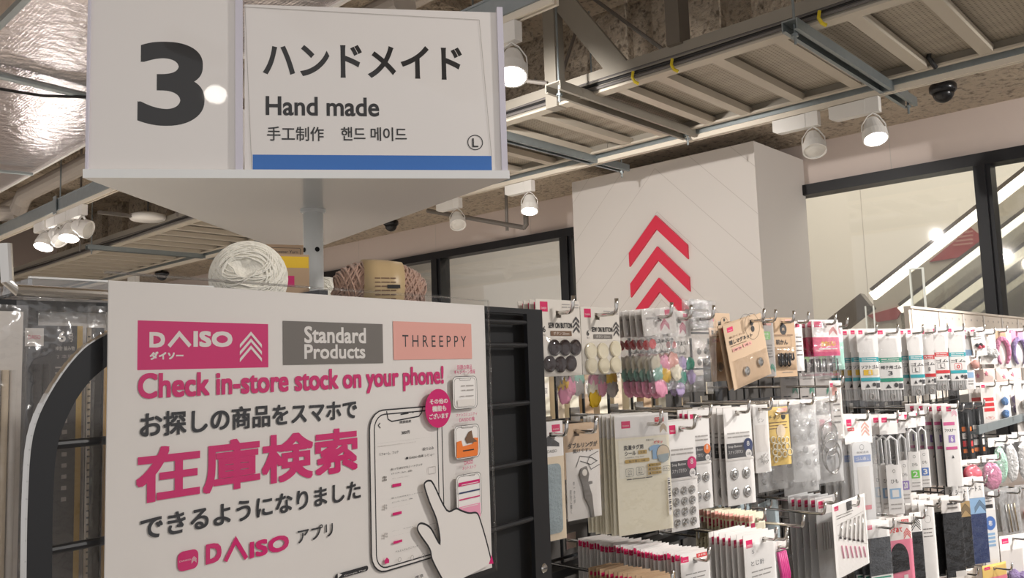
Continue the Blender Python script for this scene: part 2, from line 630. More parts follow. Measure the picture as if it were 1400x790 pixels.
class Art:
    """Flat printing on the front (-y) of an upright sheet; `to` maps the caller's coordinates to local (x, z)."""

    def __init__(self, mb, to, y=0.0, eps=0.00009):
        self.mb, self.to, self.y, self.eps = mb, to, y, eps

    def lay(self):
        self.y -= self.eps
        return self.y

    def poly(self, pts, mat):
        y = self.lay()
        q = [self.to(*p) for p in pts]
        ar = sum(q[i][0] * q[(i + 1) % len(q)][1] - q[(i + 1) % len(q)][0] * q[i][1] for i in range(len(q)))
        if ar < 0:
            q.reverse()
        self.mb.face([(x, y, z) for x, z in q], mat)

    def rect(self, a0, b0, a1, b1, mat):
        (x0, z0), (x1, z1) = self.to(a0, b0), self.to(a1, b1)
        x0, x1 = min(x0, x1), max(x0, x1)
        z0, z1 = min(z0, z1), max(z0, z1)
        y = self.lay()
        self.mb.face([(x0, y, z0), (x1, y, z0), (x1, y, z1), (x0, y, z1)], mat)

    def text(self, s, a0, b0, a1, b1, mat, bold=0.0, res=3, off=0.0):
        """Lower-left corner (a0, b0), upper-right (a1, b1) of the printed words; bold thickens the strokes by that share of their height."""
        (x0, z0), (x1, z1) = self.to(a0, b0), self.to(a1, b1)
        x0, x1 = min(x0, x1), max(x0, x1)
        z0, z1 = min(z0, z1), max(z0, z1)
        vs, fs = letters(s, off, res)
        y = self.lay()
        g = bold * (z1 - z0)
        spots = [(0, 0)]
        if g > 0:
            x0, x1, z0, z1 = x0 + g, x1 - g, z0 + g, z1 - g
            spots = [(i * g, j * g) for i in (-1, 0, 1) for j in (-1, 0, 1)]
        for i, (dx, dz) in enumerate(spots):
            yy = y - i * self.eps * 0.05
            self.mb.add([(dx + x0 + u * (x1 - x0), yy, dz + z0 + v * (z1 - z0)) for u, v in vs], fs, mat)

    def disc(self, a, b, r, mat, ar=1.0, n=20):
        x, z = self.to(a, b)
        y = self.lay()
        self.mb.face([(x + r * ar * math.cos(2 * math.pi * i / n), y, z + r * math.sin(2 * math.pi * i / n)) for i in range(n)], mat)

    def stroke(self, pts, wd, mat, closed=False, mapped=False):
        q = [Vector(p if mapped else self.to(*p)) for p in pts]
        n = len(q)
        y = self.lay()
        sides = []
        for i in range(n):
            a = q[i - 1] if (i > 0 or closed) else q[i]
            b_ = q[(i + 1) % n] if (i < n - 1 or closed) else q[i]
            d1 = (q[i] - a)
            d2 = (b_ - q[i])
            if d1.length < 1e-9:
                d1 = d2
            if d2.length < 1e-9:
                d2 = d1
            d1 = d1.normalized()
            d2 = d2.normalized()
            d = (d1 + d2)
            d = d.normalized() if d.length > 1e-6 else d1
            nn = Vector((-d.y, d.x))
            k = max(0.4, nn.dot(Vector((-d1.y, d1.x))))
            sides.append((q[i] + nn * wd / 2 / k, q[i] - nn * wd / 2 / k))
        for i in range(n if closed else n - 1):
            (l0, r0), (l1, r1) = sides[i], sides[(i + 1) % n]
            self.mb.face([(r0.x, y, r0.y), (r1.x, y, r1.y), (l1.x, y, l1.y), (l0.x, y, l0.y)], mat)

    def ring(self, a, b, r, wd, mat, n=24, ar=1.0):
        x, z = self.to(a, b)
        self.stroke([(x + r * ar * math.cos(2 * math.pi * i / n), z + r * math.sin(2 * math.pi * i / n)) for i in range(n)], wd, mat, True, True)

    def rrect(self, a0, b0, a1, b1, rad, wd, mat, fill=None):
        (x0, z0), (x1, z1) = self.to(a0, b0), self.to(a1, b1)
        x0, x1 = min(x0, x1), max(x0, x1)
        z0, z1 = min(z0, z1), max(z0, z1)
        pts = []
        for cx, cz, s in ((x1 - rad, z1 - rad, 0), (x0 + rad, z1 - rad, 90), (x0 + rad, z0 + rad, 180), (x1 - rad, z0 + rad, 270)):
            for k in range(6):
                an = R_(s + 18 * k)
                pts.append((cx + rad * math.cos(an), cz + rad * math.sin(an)))
        if fill:
            y = self.lay()
            self.mb.face([(x, y, z) for x, z in pts], fill)
        if wd:
            self.stroke(pts, wd, mat, True, True)

    def chev(self, a0, b0, a1, b1, n, mat, th=0.5):
        """n chevrons pointing up inside lower-left (a0, b0) to upper-right (a1, b1)."""
        (x0, z0), (x1, z1) = self.to(a0, b0), self.to(a1, b1)
        x0, x1 = min(x0, x1), max(x0, x1)
        z0, z1 = min(z0, z1), max(z0, z1)
        rise = min((x1 - x0) * 0.5, (z1 - z0) * 0.55)
        step = (z1 - z0 - rise) / n
        t = step * th
        xm = (x0 + x1) / 2
        y = self.lay()
        for k in range(n):
            zb = z0 + step * k
            self.mb.face([(x0, y, zb), (xm, y, zb + rise), (xm, y, zb + rise + t), (x0, y, zb + t)], mat)
            self.mb.face([(xm, y, zb + rise), (x1, y, zb), (x1, y, zb + t), (xm, y, zb + rise + t)], mat)

# ================================================================== THE ROOM
XW = 6.0        # wall with the windows
YB = 15.0
ZC = 4.2
mb = MB()
mb.box((-3, -4, -0.1), (10.5, YB, 0), 'floor_vinyl')
struct(mb, 'floor')
mb = MB()
mb.box((-3, -5, ZC), (6.12, YB, ZC + 0.2), 'spray')
for k in range(22):
    y = -4 + k * 0.9
    mb.box((-3, y, ZC - 0.07), (4.75, y + 0.42, ZC), 'spray')
struct(mb, 'ceiling')
# sprayed downstand beam in front of the window wall, with the flutes of the decking on its face
mb = MB()
mb.box((4.95, -5, 3.17), (XW, YB, ZC), 'spray')
for k in range(26):
    y = -4.2 + k * 0.75
    mb.box((4.86, y, 3.22), (4.96, y + 0.52, ZC), 'spray')
for k in range(60):
    mb.ball((4.96 + rnd.uniform(0, 0.05), -4 + k * 0.32, 3.19), rnd.uniform(0.05, 0.12), 'spray', 10, 6, 0.3, 4, (0.8, 2.2, 0.5))
struct(mb, 'ceiling_beam', smooth=False)
mb = MB()
mb.box((0.5, 9.6, 3.82), (4.9, 10.2, ZC), 'spray')
mb.box((0.5, 4.9, 3.85), (4.9, 5.25, ZC), 'spray')
struct(mb, 'ceiling_beam.001')
mb = MB()
mb.box((-3, YB, 0), (10.5, YB + 0.15, ZC + 0.2), 'wall_paint')
struct(mb, 'wall_left')

# window wall: band above the glazing, sill wall below, black header
ZH1, ZH0, ZS = 2.853, 2.775, 0.9
mb = MB()
mb.box((XW, -5, ZH1), (XW + 0.12, YB, ZC + 0.2), 'wall_paint')
mb.box((XW, -5, 0), (XW + 0.12, YB, ZS), 'wall_paint')
for y in (-0.4, 0.75, 1.9, 5.3, 6.7, 8.1):
    mb.box((XW - 0.001, y, ZH1), (XW, y + 0.004, 3.17), 'joint')
struct(mb, 'wall_back')
mb = MB()
mb.box((XW - 0.05, -5, ZH0), (XW + 0.1, YB, ZH1), 'frame_black')
mb.box((XW - 0.05, -5, ZS), (XW + 0.1, YB, ZS + 0.06), 'frame_black')
struct(mb, 'trim_1')
mull = [-2.2, 1.335, 4.84, 6.67, 8.6, 10.5, 12.4, 14.3]
for y, hw in zip(mull, (0.05, 0.05, 0.075, 0.075, 0.06, 0.06, 0.06, 0.06)):
    mb = MB()
    mb.box((XW - 0.04, y - hw, ZS + 0.06), (XW + 0.1, y + hw, ZH0), 'frame_black')
    mb.box((XW - 0.06, y - hw * 0.45, ZS + 0.06), (XW - 0.04, y + hw * 0.45, ZH0), 'frame_black')
    struct(mb, 'trim_2')
k = 0
for i in range(len(mull) - 1):
    y0, y1 = mull[i] + 0.05, mull[i + 1] - 0.05
    k += 1
    mb = MB()
    mb.box((XW + 0.02, y0 - 0.02, ZS + 0.06), (XW + 0.028, y1 + 0.02, ZH0), 'window_glass')
    struct(mb, 'window_%d' % k)

# boxed-out pillar with the red chevrons
BX, BY0, BY1, BZ = 5.2, 2.53, 4.13, 3.055
mb = MB()
mb.box((BX, BY0, 0), (XW, BY1, BZ), 'box_paint')
A = Art(mb, lambda a, b: (a, b))
for side in (-1, 1):
    for k in range(-4, 9):
        z0 = 0.9 + k * 0.33
        y0, y1 = (3.33, BY0) if side < 0 else (3.33, BY1)
        dz = abs(y1 - y0)
        a, b = (y0, z0 + dz), (y1, z0)
        if z0 + dz > BZ:
            t = (z0 + dz - BZ) / dz
            a = (y0 + (y1 - y0) * t, BZ)
        if z0 > BZ or z0 < 0.2:
            continue
        mb.add([(BX - 0.0006, a[0], a[1]), (BX - 0.0006, b[0], b[1]), (BX - 0.0006, b[0], b[1] - 0.006), (BX - 0.0006, a[0], a[1] - 0.006)], [(0, 1, 2, 3)], 'joint')
struct(mb, 'wall_pillar')
lg = empty('wall_emblem', (BX - 0.02, 3.335, 2.0))
tag(lg, 'three red chevrons mounted one above the other on the white boxed pillar', 'emblem')
for zt in (2.66, 2.425, 2.19):
    mb = MB()
    th, hw, rise = 0.105, 0.255, 0.255
    q = [(-hw, zt - rise - th), (0, zt - th), (hw, zt - rise - th), (hw, zt - rise), (0, zt), (-hw, zt - rise)]
    # outline in (y, z) extruded in x
    for a, b in (((0, 1, 4, 5)), ((1, 2, 3, 4))) and [((0, 1, 4, 5), 0), ((1, 2, 3, 4), 0)]:
        f = [(0, q[i][0], q[i][1] - 2.0) for i in a]
        g = [(0.0195, q[i][0], q[i][1] - 2.0) for i in a]
        mb.add(f + g, [(3, 2, 1, 0), (4, 5, 6, 7), (0, 1, 5, 4), (2, 3, 7, 6), (1, 2, 6, 5), (3, 0, 4, 7)], 'chev_red')
    mb.build('chevron', lg)

# ---- escalator hall behind the glass
mb = MB()
mb.box((9.6, -5, 0), (9.75, YB, 4.6), 'hall_wall')
for y in (3.4, 2.05, 0.8, 5.2, 6.6):
    mb.box((9.597, y, 0), (9.6, y + 0.006, 4.6), 'joint')
struct(mb, 'wall_hall')
mb = MB()
mb.box((6.12, -5, 4.4), (9.75, YB, 4.55), 'hall_wall')
struct(mb, 'ceiling_hall')
mb = MB()
mb.box((6.3, 1.2, 3.08), (6.5, 1.28, 3.12), 'lamp_white')
mb.box((6.32, -3.0, 3.0), (6.48, 1.2, 3.05), 'strip_glow')
o = mb.build('strip_light')
tag(o, 'bright strip light at the top of the glazing, behind the corner pane', 'ceiling light')
SL = (2.70 - 2.03) / (2.69 - 1.71)


def esc_line(X, y, z, y0, y1):
    """end points of a line of the escalator's slope through (y, z)"""
    return (X, y0, z + (y - y0) * SL), (X, y1, z + (y - y1) * SL)


def escalator(name, label, X0, za, X1, zb, ylow, third=None):
    e = empty(name, (X0, 2.7, 0))
    tag(e, label, 'escalator', 'escalators behind the glass')
    inv = Vector((-X0, -2.7, 0))
    V = lambda p: Vector(p) + inv
    for X, (y, z), w_ in ((X0, za, 0.075), (X1, zb, 0.06)):
        a, b_ = esc_line(X, y, z, ylow, -3.5)
        mb = MB()
        mb.bar(V(a), V(b_), 0.06, w_, 'strip_glow')
        mb.build('handrail_light', e)
        mb = MB()
        off = Vector((0, 0, w_ / 2 + 0.018))
        mb.bar(V(a) + off, V(b_) + off, 0.08, 0.03, 'esc_truss')
        mb.build('handrail', e)
        mb = MB()
        dz = Vector((0, 0, -0.75))
        lo = Vector((0, 0, -w_ / 2))
        pa, pb = V(a) + lo, V(b_) + lo
        t = Vector((0.012, 0, 0))
        mb.add([pa, pb, pb + dz, pa + dz, pa + t, pb + t, pb + dz + t, pa + dz + t], [(0, 1, 2, 3), (7, 6, 5, 4), (0, 4, 5, 1), (2, 6, 7, 3)], 'balustrade_glass')
        mb.build('balustrade', e)
    a, b_ = esc_line((X0 + X1) / 2, za[0], za[1] - 1.55, ylow, -3.5)
    mb = MB()
    mb.bar(V(a), V(b_), (X1 - X0) + 0.1, 0.5, 'esc_truss')
    mb.build('truss', e)
    return e


e1 = escalator('escalator', 'escalator nearer the glass, its lit handrail topped by a grey hood', 7.5, (2.20, 2.375), 8.2, (2.32, 2.19), 2.62)
p0, p1 = esc_line(7.5, 2.69, 2.03, 3.05, 2.66)
mb = MB()
mb.bar(Vector(p0) - Vector((7.5, 2.7, 0)), Vector(p1) - Vector((7.5, 2.7, 0)), 0.1, 0.17, 'esc_truss')
mb.build('hood', e1)
e2 = escalator('escalator', 'farther escalator, low lit handrails behind the first one', 8.55, (2.39, 1.94), 9.2, (2.39, 1.86), 2.6)
mb = MB()
a = onX(1252, 368, 7.2)
mb.box((a.x, a.y - 0.045, 0.0), (a.x + 0.02, a.y + 0.045, a.z), 'balustrade_glass')
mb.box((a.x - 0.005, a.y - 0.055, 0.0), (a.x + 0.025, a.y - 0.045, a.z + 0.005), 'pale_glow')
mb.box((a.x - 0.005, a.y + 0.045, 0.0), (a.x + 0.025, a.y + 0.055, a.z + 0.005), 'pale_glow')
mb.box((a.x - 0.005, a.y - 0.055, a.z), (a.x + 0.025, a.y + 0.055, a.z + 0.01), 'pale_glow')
tag(mb.build('glass_post'), 'pale upright glass post standing before the escalator handrails', 'post')
mb = MB()
a = onX(1188, 418, 7.2)
mb.box((a.x, a.y - 0.03, 0.0), (a.x + 0.02, a.y + 0.03, a.z), 'balustrade_glass')
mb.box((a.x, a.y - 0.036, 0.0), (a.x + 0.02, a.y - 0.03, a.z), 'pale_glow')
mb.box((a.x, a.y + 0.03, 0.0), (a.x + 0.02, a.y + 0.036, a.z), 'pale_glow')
tag(mb.build('glass_post'), 'short pale glass post beside the grey hood of the escalator', 'post')
# a red sign's reflection in the glass, built as a board on the hall wall
q = [onX(*p, 9.57) for p in ((1270, 358), (1327, 311), (1347, 327), (1347, 346))]
mb = MB()
y_, z_ = [p.y for p in q], [p.z for p in q]
f = [(9.57, p.y, p.z) for p in q]
g = [(9.599, p.y, p.z) for p in q]
mb.add(f + g, [(3, 2, 1, 0), (4, 5, 6, 7), (0, 1, 5, 4), (1, 2, 6, 5), (2, 3, 7, 6), (3, 0, 4, 7)], 'esc_red')
for k in range(4):
    a = onX(1303 + k * 3, 334 - k * 5.5, 9.566)
    b_ = onX(1330, 331 - k * 5.5, 9.566)
    mb.add([(9.567, a.y, a.z), (9.567, b_.y, b_.z), (9.567, b_.y, b_.z - 0.018), (9.567, a.y, a.z - 0.018)], [(3, 2, 1, 0)], 'salmon')
tag(mb.build('red_reflection'), 'red slanted sign reflection with pale lines, built as a board, seen between the escalator handrails', 'board')
q = [onX(*p, 9.57) for p in ((1186, 431), (1238, 416), (1226, 436), (1200, 440))]  # the other red reflection, also modelled as a wall board
mb = MB()
f = [(9.57, p.y, p.z) for p in q]
g = [(9.599, p.y, p.z) for p in q]
mb.add(f + g, [(3, 2, 1, 0), (4, 5, 6, 7), (0, 1, 5, 4), (1, 2, 6, 5), (2, 3, 7, 6), (3, 0, 4, 7)], 'esc_red')
tag(mb.build('red_reflection'), 'low red wedge-shaped sign reflection, built as a board, beside the short glass post', 'board')

# ================================================================== CEILING FITTINGS
# cable tray
ct = empty('cable_tray', (3.95, 3, 3.0))
tag(ct, 'wide grey cable tray with cross rungs and perforated sheet under the ceiling', 'cable tray')
o_ = Vector((3.95, 3, 3.0))
for X, s in ((3.45, 1), (4.45, -1)):
    mb = MB()
    x0 = X - o_.x
    mb.box((x0 - 0.02, -7.5, 0.0), (x0 + 0.02, 11, 0.11), 'tray_metal')
    mb.box((x0 - 0.02, -7.5, -0.012), (x0 + 0.05 * s, 11, 0.0), 'rung_metal')
    for yy in (-2.4, 0.2, 3.5, 6.5):
        mb.box((x0 - 0.024, yy, 0.01), (x0 + 0.024, yy + 0.14, 0.1), 'tray_metal')
    mb.build('side_rail', ct)
y = 0.1
rungs = [0.28, 0.62, 0.92, 1.21, 1.54, 1.86, 2.18, 2.42, 2.74, 3.02] + [3.35 + 0.33 * k for k in range(28)]
for y in rungs:
    mb = MB()
    mb.box((-0.48, y - 3 - 0.03, -0.01), (0.48, y - 3 + 0.03, 0.03), 'rung_metal')
    mb.build('rung', ct)
mb = MB()
mb.box((-0.48, -7.5, 0.045), (0.48, 11, 0.05), 'perforated')
mb.build('perforated_sheet', ct)
mb = MB()
for k in range(3):
    pts = [(3.45 - 3.95 - 0.03 + 0.008 * k, -7 + t * 0.6, 0.012 + 0.02 * k + 0.006 * math.sin(t * 1.7 + k)) for t in range(31)]
    mb.tube(pts, 0.009, 'cable_grey' if k != 1 else 'cable_black', 6)
mb.build('cable', ct)
for y in (2.05, 2.28, 1.32, 0.6):
    mb = MB()
    pts = [(-0.545, y - 3, 0.03), (-0.55, y - 3 + 0.004, 0.0), (-0.545, y - 3 - 0.006, -0.025), (-0.53, y - 3 - 0.02, -0.036)]
    if y in (2.05, 2.28, 1.32):
        mb.tube(pts, 0.008, 'cable_yellow', 6)
        mb.build('yellow_strap', ct)
# tray hangers: upright, brace, cross channel
mb = MB()
mb.box((3.41, 2.79, 2.98), (3.49, 2.87, ZC - 0.07), 'tray_metal')
mb.bar((3.45, 2.95, 3.85), (3.45, 2.36, 3.04), 0.03, 0.12, 'tray_metal')
tag(mb.build('tray_bracket'), 'triangular steel bracket with diagonal brace above the cable tray', 'bracket')
mb = MB()
mb.box((3.40, 2.0, 3.1), (3.50, 2.075, ZC - 0.07), 'post_brown')
tag(mb.build('hanger_post'), 'dark upright hanger post standing on the edge of the cable tray', 'post')
for (X0, X1, Y, z, mt, lab) in ((3.15, 4.5, 2.60, 2.955, 'tray_metal', 'broad pale cross channel with bolts under the tray beside the steel bracket'),
                                (3.3, 4.86, 3.36, 2.945, 'galv', 'galvanised cross channel under the tray, its end beyond the light track near the white sign'),
                                (3.30, 4.86, 1.41, 2.945, 'galv', 'galvanised cross channel under the tray, hanging above the lit spotlight'),
                                (3.2, 4.7, 6.1, 2.945, 'galv', 'cross channel under the tray seen between sign and white yarn'),
                                (3.2, 4.7, 9.0, 2.945, 'galv', 'far cross channel under the tray, beyond the cluster of spotlights')):
    t = empty('cross_channel', ((X0 + X1) / 2, Y, z))
    tag(t, lab, 'channel', 'cross channels under the cable tray')
    L2 = (X1 - X0) / 2
    mb = MB()
    h = 0.05 if mt == 'tray_metal' else 0.035
    mb.box((-L2, -h, 0.0), (L2, -h + 0.006, 0.045), mt)
    mb.box((-L2, h - 0.006, 0.0), (L2, h, 0.045), mt)
    mb.box((-L2, -h + 0.006, 0.039), (L2, h - 0.006, 0.045), mt)
    mb.box((-L2, -h, -0.003), (L2, -h + 0.018, 0.0), mt)
    mb.box((-L2, h - 0.018, -0.003), (L2, h, 0.0), mt)
    mb.build('channel', t)
    for x in (-L2 + 0.05, L2 - 0.05):
        mb = MB()
        mb.tube([(x, 0, -0.05), (x, 0, ZC - 0.08 - z if x < 0 else 0.22)], 0.006, 'galv', 8)
        mb.lathe([(0.016, -0.012), (0.016, 0.0)], 'galv', Matrix.Translation((x, 0, -0.004)), 6)
        mb.build('threaded_rod', t)

# steel braces and rods behind the tray
for a, b_, lab in (((2.9, 3.3, 3.2), (3.4, 2.85, 3.12), 'slim tension rod running from the light track to the steel bracket'),
                   ((3.9, 3.3, 3.06), (4.6, 3.5, 4.1), 'thin dark rod leaning behind the steel bracket'),
                   ((4.2, 3.3, 4.15), (4.0, 2.2, 3.1), 'thin diagonal rod behind the tray, left of the dark hanger post')):
    mb = MB()
    mb.tube([a, b_], 0.012, 'grey_pipe', 8)
    tag(mb.build('tension_rod'), lab, 'rod')


def track(X, y0, y1, z, lab, hang):
    t = empty('light_track', (X, (y0 + y1) / 2, z))
    tag(t, lab, 'light track')
    h = (y1 - y0) / 2
    mb = MB()
    mb.box((-0.02, -h, 0), (-0.007, h, 0.025), 'track_white')
    mb.box((0.007, -h, 0), (0.02, h, 0.025), 'track_white')
    mb.box((-0.02, -h, 0.025), (0.02, h, 0.03), 'track_white')
    mb.build('track_bar', t)
    mb = MB()
    mb.box((-0.03, -h, 0.03), (0.03, h, 0.125), 'galv')
    mb.box((-0.034, -h, 0.118), (0.034, h, 0.128), 'galv')
    mb.build('carrier_channel', t)
    for y in hang:
        mb = MB()
        mb.box((-0.045, y - (y0 + y1) / 2 - 0.035, 0.0), (-0.038, y - (y0 + y1) / 2 + 0.035, 0.15), 'galv')
        mb.tube([(0, y - (y0 + y1) / 2, 0.1), (0, y - (y0 + y1) / 2, 1.1)], 0.006, 'galv', 6)
        mb.build('hanger', t)


track(4.50, -4, 13.5, 2.94, 'long white light track in a grey channel below the cable tray', (1.41, 3.36, 6.1, 9.0))
track(2.40, 1.95, 13.5, 2.96, 'white light track carrying the cluster of spotlights left of the sign', (7.35, 10.5))


def spotlight(X, y, ztrack, aim, lit, lab, R=0.065, adaptor=1, watt=55, ang=70, drop=0.16):
    s = empty('spotlight', (X, y, ztrack))
    tag(s, lab, 'spotlight', 'track spotlights')
    mb = MB()
    a0, a1 = (0.03, 0.225) if adaptor > 0 else (-0.225, -0.03)
    mb.prism([(a0, -0.005), (a1, -0.005), (a1, -0.07), (a1 - 0.03, -0.085), (a0, -0.085)], -0.025, 0.025, 'lamp_white')
    mb.v = [(p[1], p[0], p[2]) for p in mb.v]
    mb.f = [tuple(reversed(f)) for f in mb.f]
    mb.box((-0.022, -0.04, -0.085), (0.022, 0.03, -0.002), 'lamp_white')
    mb.build('adaptor', s)
    d = Vector(aim).normalized()
    c = Vector((0, 0, -0.085 - drop * 0.62))
    qt = d.to_track_quat('Z', 'Y').to_matrix().to_4x4()
    M = Matrix.Translation(c) @ qt
    sx = (M.to_3x3() @ Vector((1, 0, 0)))
    sx.z = 0
    sx.normalize()
    mb = MB()
    for sg in (-1, 1):
        pts = [Vector((0, 0, -0.085)), Vector((0, 0, -0.105)) + sx * sg * 0.03, c + sx * sg * R * 0.92 + Vector((0, 0, 0.035)), c + sx * sg * R * 0.95]
        for i in range(3):
            mb.bar(pts[i], pts[i + 1], 0.018, 0.004, 'lamp_white', up=sx)
    mb.build('yoke', s)
    mb = MB()
    mb.lathe([(0.0, -0.075), (R * 0.5, -0.075), (R * 0.62, -0.06), (R * 0.9, 0.005), (R * 1.0, 0.01), (R * 1.0, 0.055), (R * 0.9, 0.055), (R * 0.86, 0.035)], 'lamp_white', M, 24)
    mb.build('head', s, smooth=False)
    mb = MB()
    mb.lathe([(R * 0.9, 0.046), (R * 0.5, 0.056), (0.0, 0.06)], 'lens_glow' if lit else 'lens_off', M, 24)
    mb.build('lens', s)
    if lit and watt:
        p = Vector((X, y, ztrack)) + c + d * 0.075
        light('SPOT', p, watt, p + d, 0.035, ang)


spotlight(4.5, 1.83, 2.94, (-0.45, -0.25, -1), False, 'unlit white spotlight on the track, next to the lit one near the dome camera')
spotlight(4.5, 1.50, 2.94, (-0.35, -0.25, -1), True, 'lit white spotlight on the track, nearest to the dome camera', watt=150)
spotlight(4.5, 3.98, 2.94, (-0.3, -0.2, -1), True, 'lit white spotlight left of the boxed pillar, right of the sign tray', watt=100)
spotlight(4.5, 4.76, 2.94, (-0.45, -0.6, -1), False, 'unlit white spotlight just under the right end of the sign tray')
spotlight(4.5, 7.1, 2.94, (-0.3, -0.5, -1), False, 'small unlit white spotlight seen above the rose yarn', R=0.05)
spotlight(4.5, 10.9, 2.94, (-0.3, -0.5, -1), False, 'small far white spotlight beside the far dome camera', R=0.05)
spotlight(2.4, 2.19, 2.96, (-0.35, -0.25, -1), True, 'lit white spotlight close beside the sign\'s right edge', watt=90)
spotlight(2.4, 7.70, 2.96, (-0.35, -0.3, -1), True, 'lit spotlight at the outer end of the cluster of four', R=0.075, watt=80)
spotlight(2.4, 7.38, 2.96, (0.5, -0.6, -0.8), False, 'unlit spotlight of the cluster, between its two lit ones', R=0.075)
spotlight(2.4, 7.12, 2.96, (-0.2, -0.3, -1), True, 'lit spotlight in the middle of the cluster of four', R=0.075, watt=80)
spotlight(2.4, 6.84, 2.96, (0.6, -0.7, -0.35), False, 'sideways-turned unlit spotlight at the cluster\'s end nearest the sign', R=0.075)


def dome(loc, R, lab):
    d = empty('dome_camera', loc)
    tag(d, lab, 'security camera', 'dome cameras')
    mb = MB()
    mb.lathe([(0.0, 0.0), (R * 0.9, 0.0), (R, -0.012), (R, -0.04), (R * 0.82, -0.055), (0, -0.055)], 'dome_black', None, 24)
    mb.build('housing', d, True)
    mb = MB()
    mb.lathe([(R * 0.78, -0.055)] + [(R * 0.78 * math.cos(t * 0.157), -0.055 - R * 0.75 * math.sin(t * 0.157)) for t in range(1, 11)], 'dome_black', None, 24)
    mb.build('dome', d, True)
    mb = MB()
    mb.tube([(0, 0, 0.0), (0, 0, 0.03)], 0.012, 'dome_black')
    mb.build('mount', d)


dome((5.27, 1.345, 3.155), 0.075, 'black dome camera under the soffit, above the lit spotlight')
dome((5.41, 6.74, 3.15), 0.08, 'black dome camera half hidden by the sign tray, above the rose yarn')
dome((5.3, 11.95, 3.15), 0.10, 'black dome camera far off, beside the white yarn')
# emergency light and conduit
t = empty('emergency_light', (3.3, 7.75, 3.07))
tag(t, 'flat white emergency light hanging on thin wires left of the white yarn', 'light fitting')
mb = MB()
mb.lathe([(0.0, 0.0), (0.15, 0.0), (0.165, 0.02), (0.16, 0.05), (0.11, 0.065), (0, 0.068)], 'lamp_white', None, 24)
mb.build('body', t, True)
mb = MB()
mb.tube([(0, 0, 0.06), (0, 0, 1.05)], 0.008, 'cable_grey')
mb.build('suspension', t)
mb = MB()
mb.box((-0.45, -0.02, 0.01), (-0.15, 0.02, 0.04), 'grey_pipe')
mb.build('arm', t)
mb = MB()
p = onZ(612, 289, 3.02)
q = onZ(716, 311, 3.02)
p, q = onX(585, 288, 5.3), onX(716, 311, 5.3)
mb.tube([(5.3, p.y, p.z), (5.3, q.y, q.z)], 0.022, 'grey_pipe')
mb.tube([(5.3, q.y, q.z), (5.3, q.y - 0.03, q.z + 0.02), (5.3, q.y - 0.03, q.z + 0.14)], 0.024, 'grey_pipe')
mb.tube([(5.3, q.y + 0.2, q.z), (5.3, q.y + 0.2, 3.17)], 0.014, 'grey_pipe')
tag(mb.build('sprinkler_pipe'), 'grey conduit pipe hanging below the soffit between two spotlights', 'pipe')
# black junction gear on the tray's far rail
mb = MB()
p = onX(1330, 66, 4.4)
mb.box((4.36, p.y - 0.07, 3.06), (4.44, p.y + 0.07, 3.15), 'cable_black')
mb.tube([(4.36, p.y + 0.07, 3.12), (4.36, p.y + 0.16, 3.13), (4.36, p.y + 0.19, 3.03), (4.4, p.y + 0.17, 2.98)], 0.012, 'cable_black')
mb.box((4.37, p.y - 0.15, 3.07), (4.43, p.y - 0.07, 3.13), 'lamp_white')
tag(mb.build('junction_box'), 'black connector box with cable on the cable tray, above the dome camera', 'junction box')

# foil-wrapped duct, pipes
mb = MB()
mb.box((1.16, 2.2, 3.3), (2.2, 13.5, 3.75), 'foil')
dc = mb.build('air_duct')
tag(dc, 'large flat air duct wrapped in shiny silver foil at the ceiling corner', 'duct')
mb = MB()
mb.bar((1.15, 2.2, 3.297), (1.15, 13.5, 3.297), 0.03, 0.03, 'galv')
mb.bar((2.21, 2.2, 3.297), (2.21, 13.5, 3.297), 0.02, 0.02, 'lamp_white')
mb.build('edge_strip', dc)
for (px0, py0, px1, py1, z, r, mt, lab) in ((-20, 98, 130, 134, 3.26, 0.022, 'galv', 'straight grey support bar crossing under the foil duct'),
                                            (-20, 232, 45, 238, 3.26, 0.014, 'galv', 'short threaded support bar under the lower end of the foil duct')):
    a, b_ = onZ(px0, py0, z), onZ(px1, py1, z)
    mb = MB()
    mb.tube([a, b_], r, mt)
    tag(mb.build('support_bar'), lab, 'bar')
mb = MB()
pts = [onZ(-20, 118, 3.24), onZ(20, 125, 3.235), onZ(60, 131, 3.23), onZ(130, 133, 3.24)]
mb.tube(pts, 0.009, 'cable_black', 6)
tag(mb.build('cable'), 'thin black cable slung beneath the foil duct', 'cable')
mb = MB()
mb.tube([(2.52, 3.0, 3.36), (2.5, 8.6, 3.36), (2.5, 8.72, 3.3), (2.48, 8.78, 3.2)], 0.075, 'pipe_white', 14)
mb.tube([(2.48, 8.78, 3.2), (1.9, 9.2, 3.2), (1.0, 9.9, 3.2)], 0.075, 'pipe_white', 14)
tag(mb.build('insulated_pipe'), 'pale lagged pipe running along the foil duct and bending behind it', 'pipe')
mb = MB()
mb.tube([(2.72, 2.6, 3.5), (2.72, 13.5, 3.5)], 0.05, 'pipe_white', 12)
tag(mb.build('insulated_pipe'), 'thinner straight lagged pipe beside the duct, nearer the cable tray', 'pipe')
mb = MB()
mb.tube([(1.6, 9.1, 3.15), (2.3, 9.1, 3.15)], 0.06, 'pipe_white', 12)
tag(mb.build('insulated_pipe'), 'short grey lagged pipe end at the picture edge above the light track', 'pipe')
mb = MB()
mb.box((2.5, 13.6, 2.2), (3.35, 14.4, 3.2), 'cable_black')
tag(mb.build('air_handler'), 'dark boxy unit in the far corner beyond the spotlight cluster', 'air unit')
for (x, y, z0, z1, lab) in ((3.05, 6.6, 2.9, 4.2, 'thin hanging rod between the emergency light and the spotlight cluster'),
                            (3.1, 8.9, 2.9, 4.2, 'thin hanging rod beyond the emergency light')):
    mb = MB()
    mb.tube([(x, y, z0), (x, y, z1)], 0.01, 'grey_pipe', 6)
    tag(mb.build('hanging_rod'), lab, 'rod')
mb = MB()
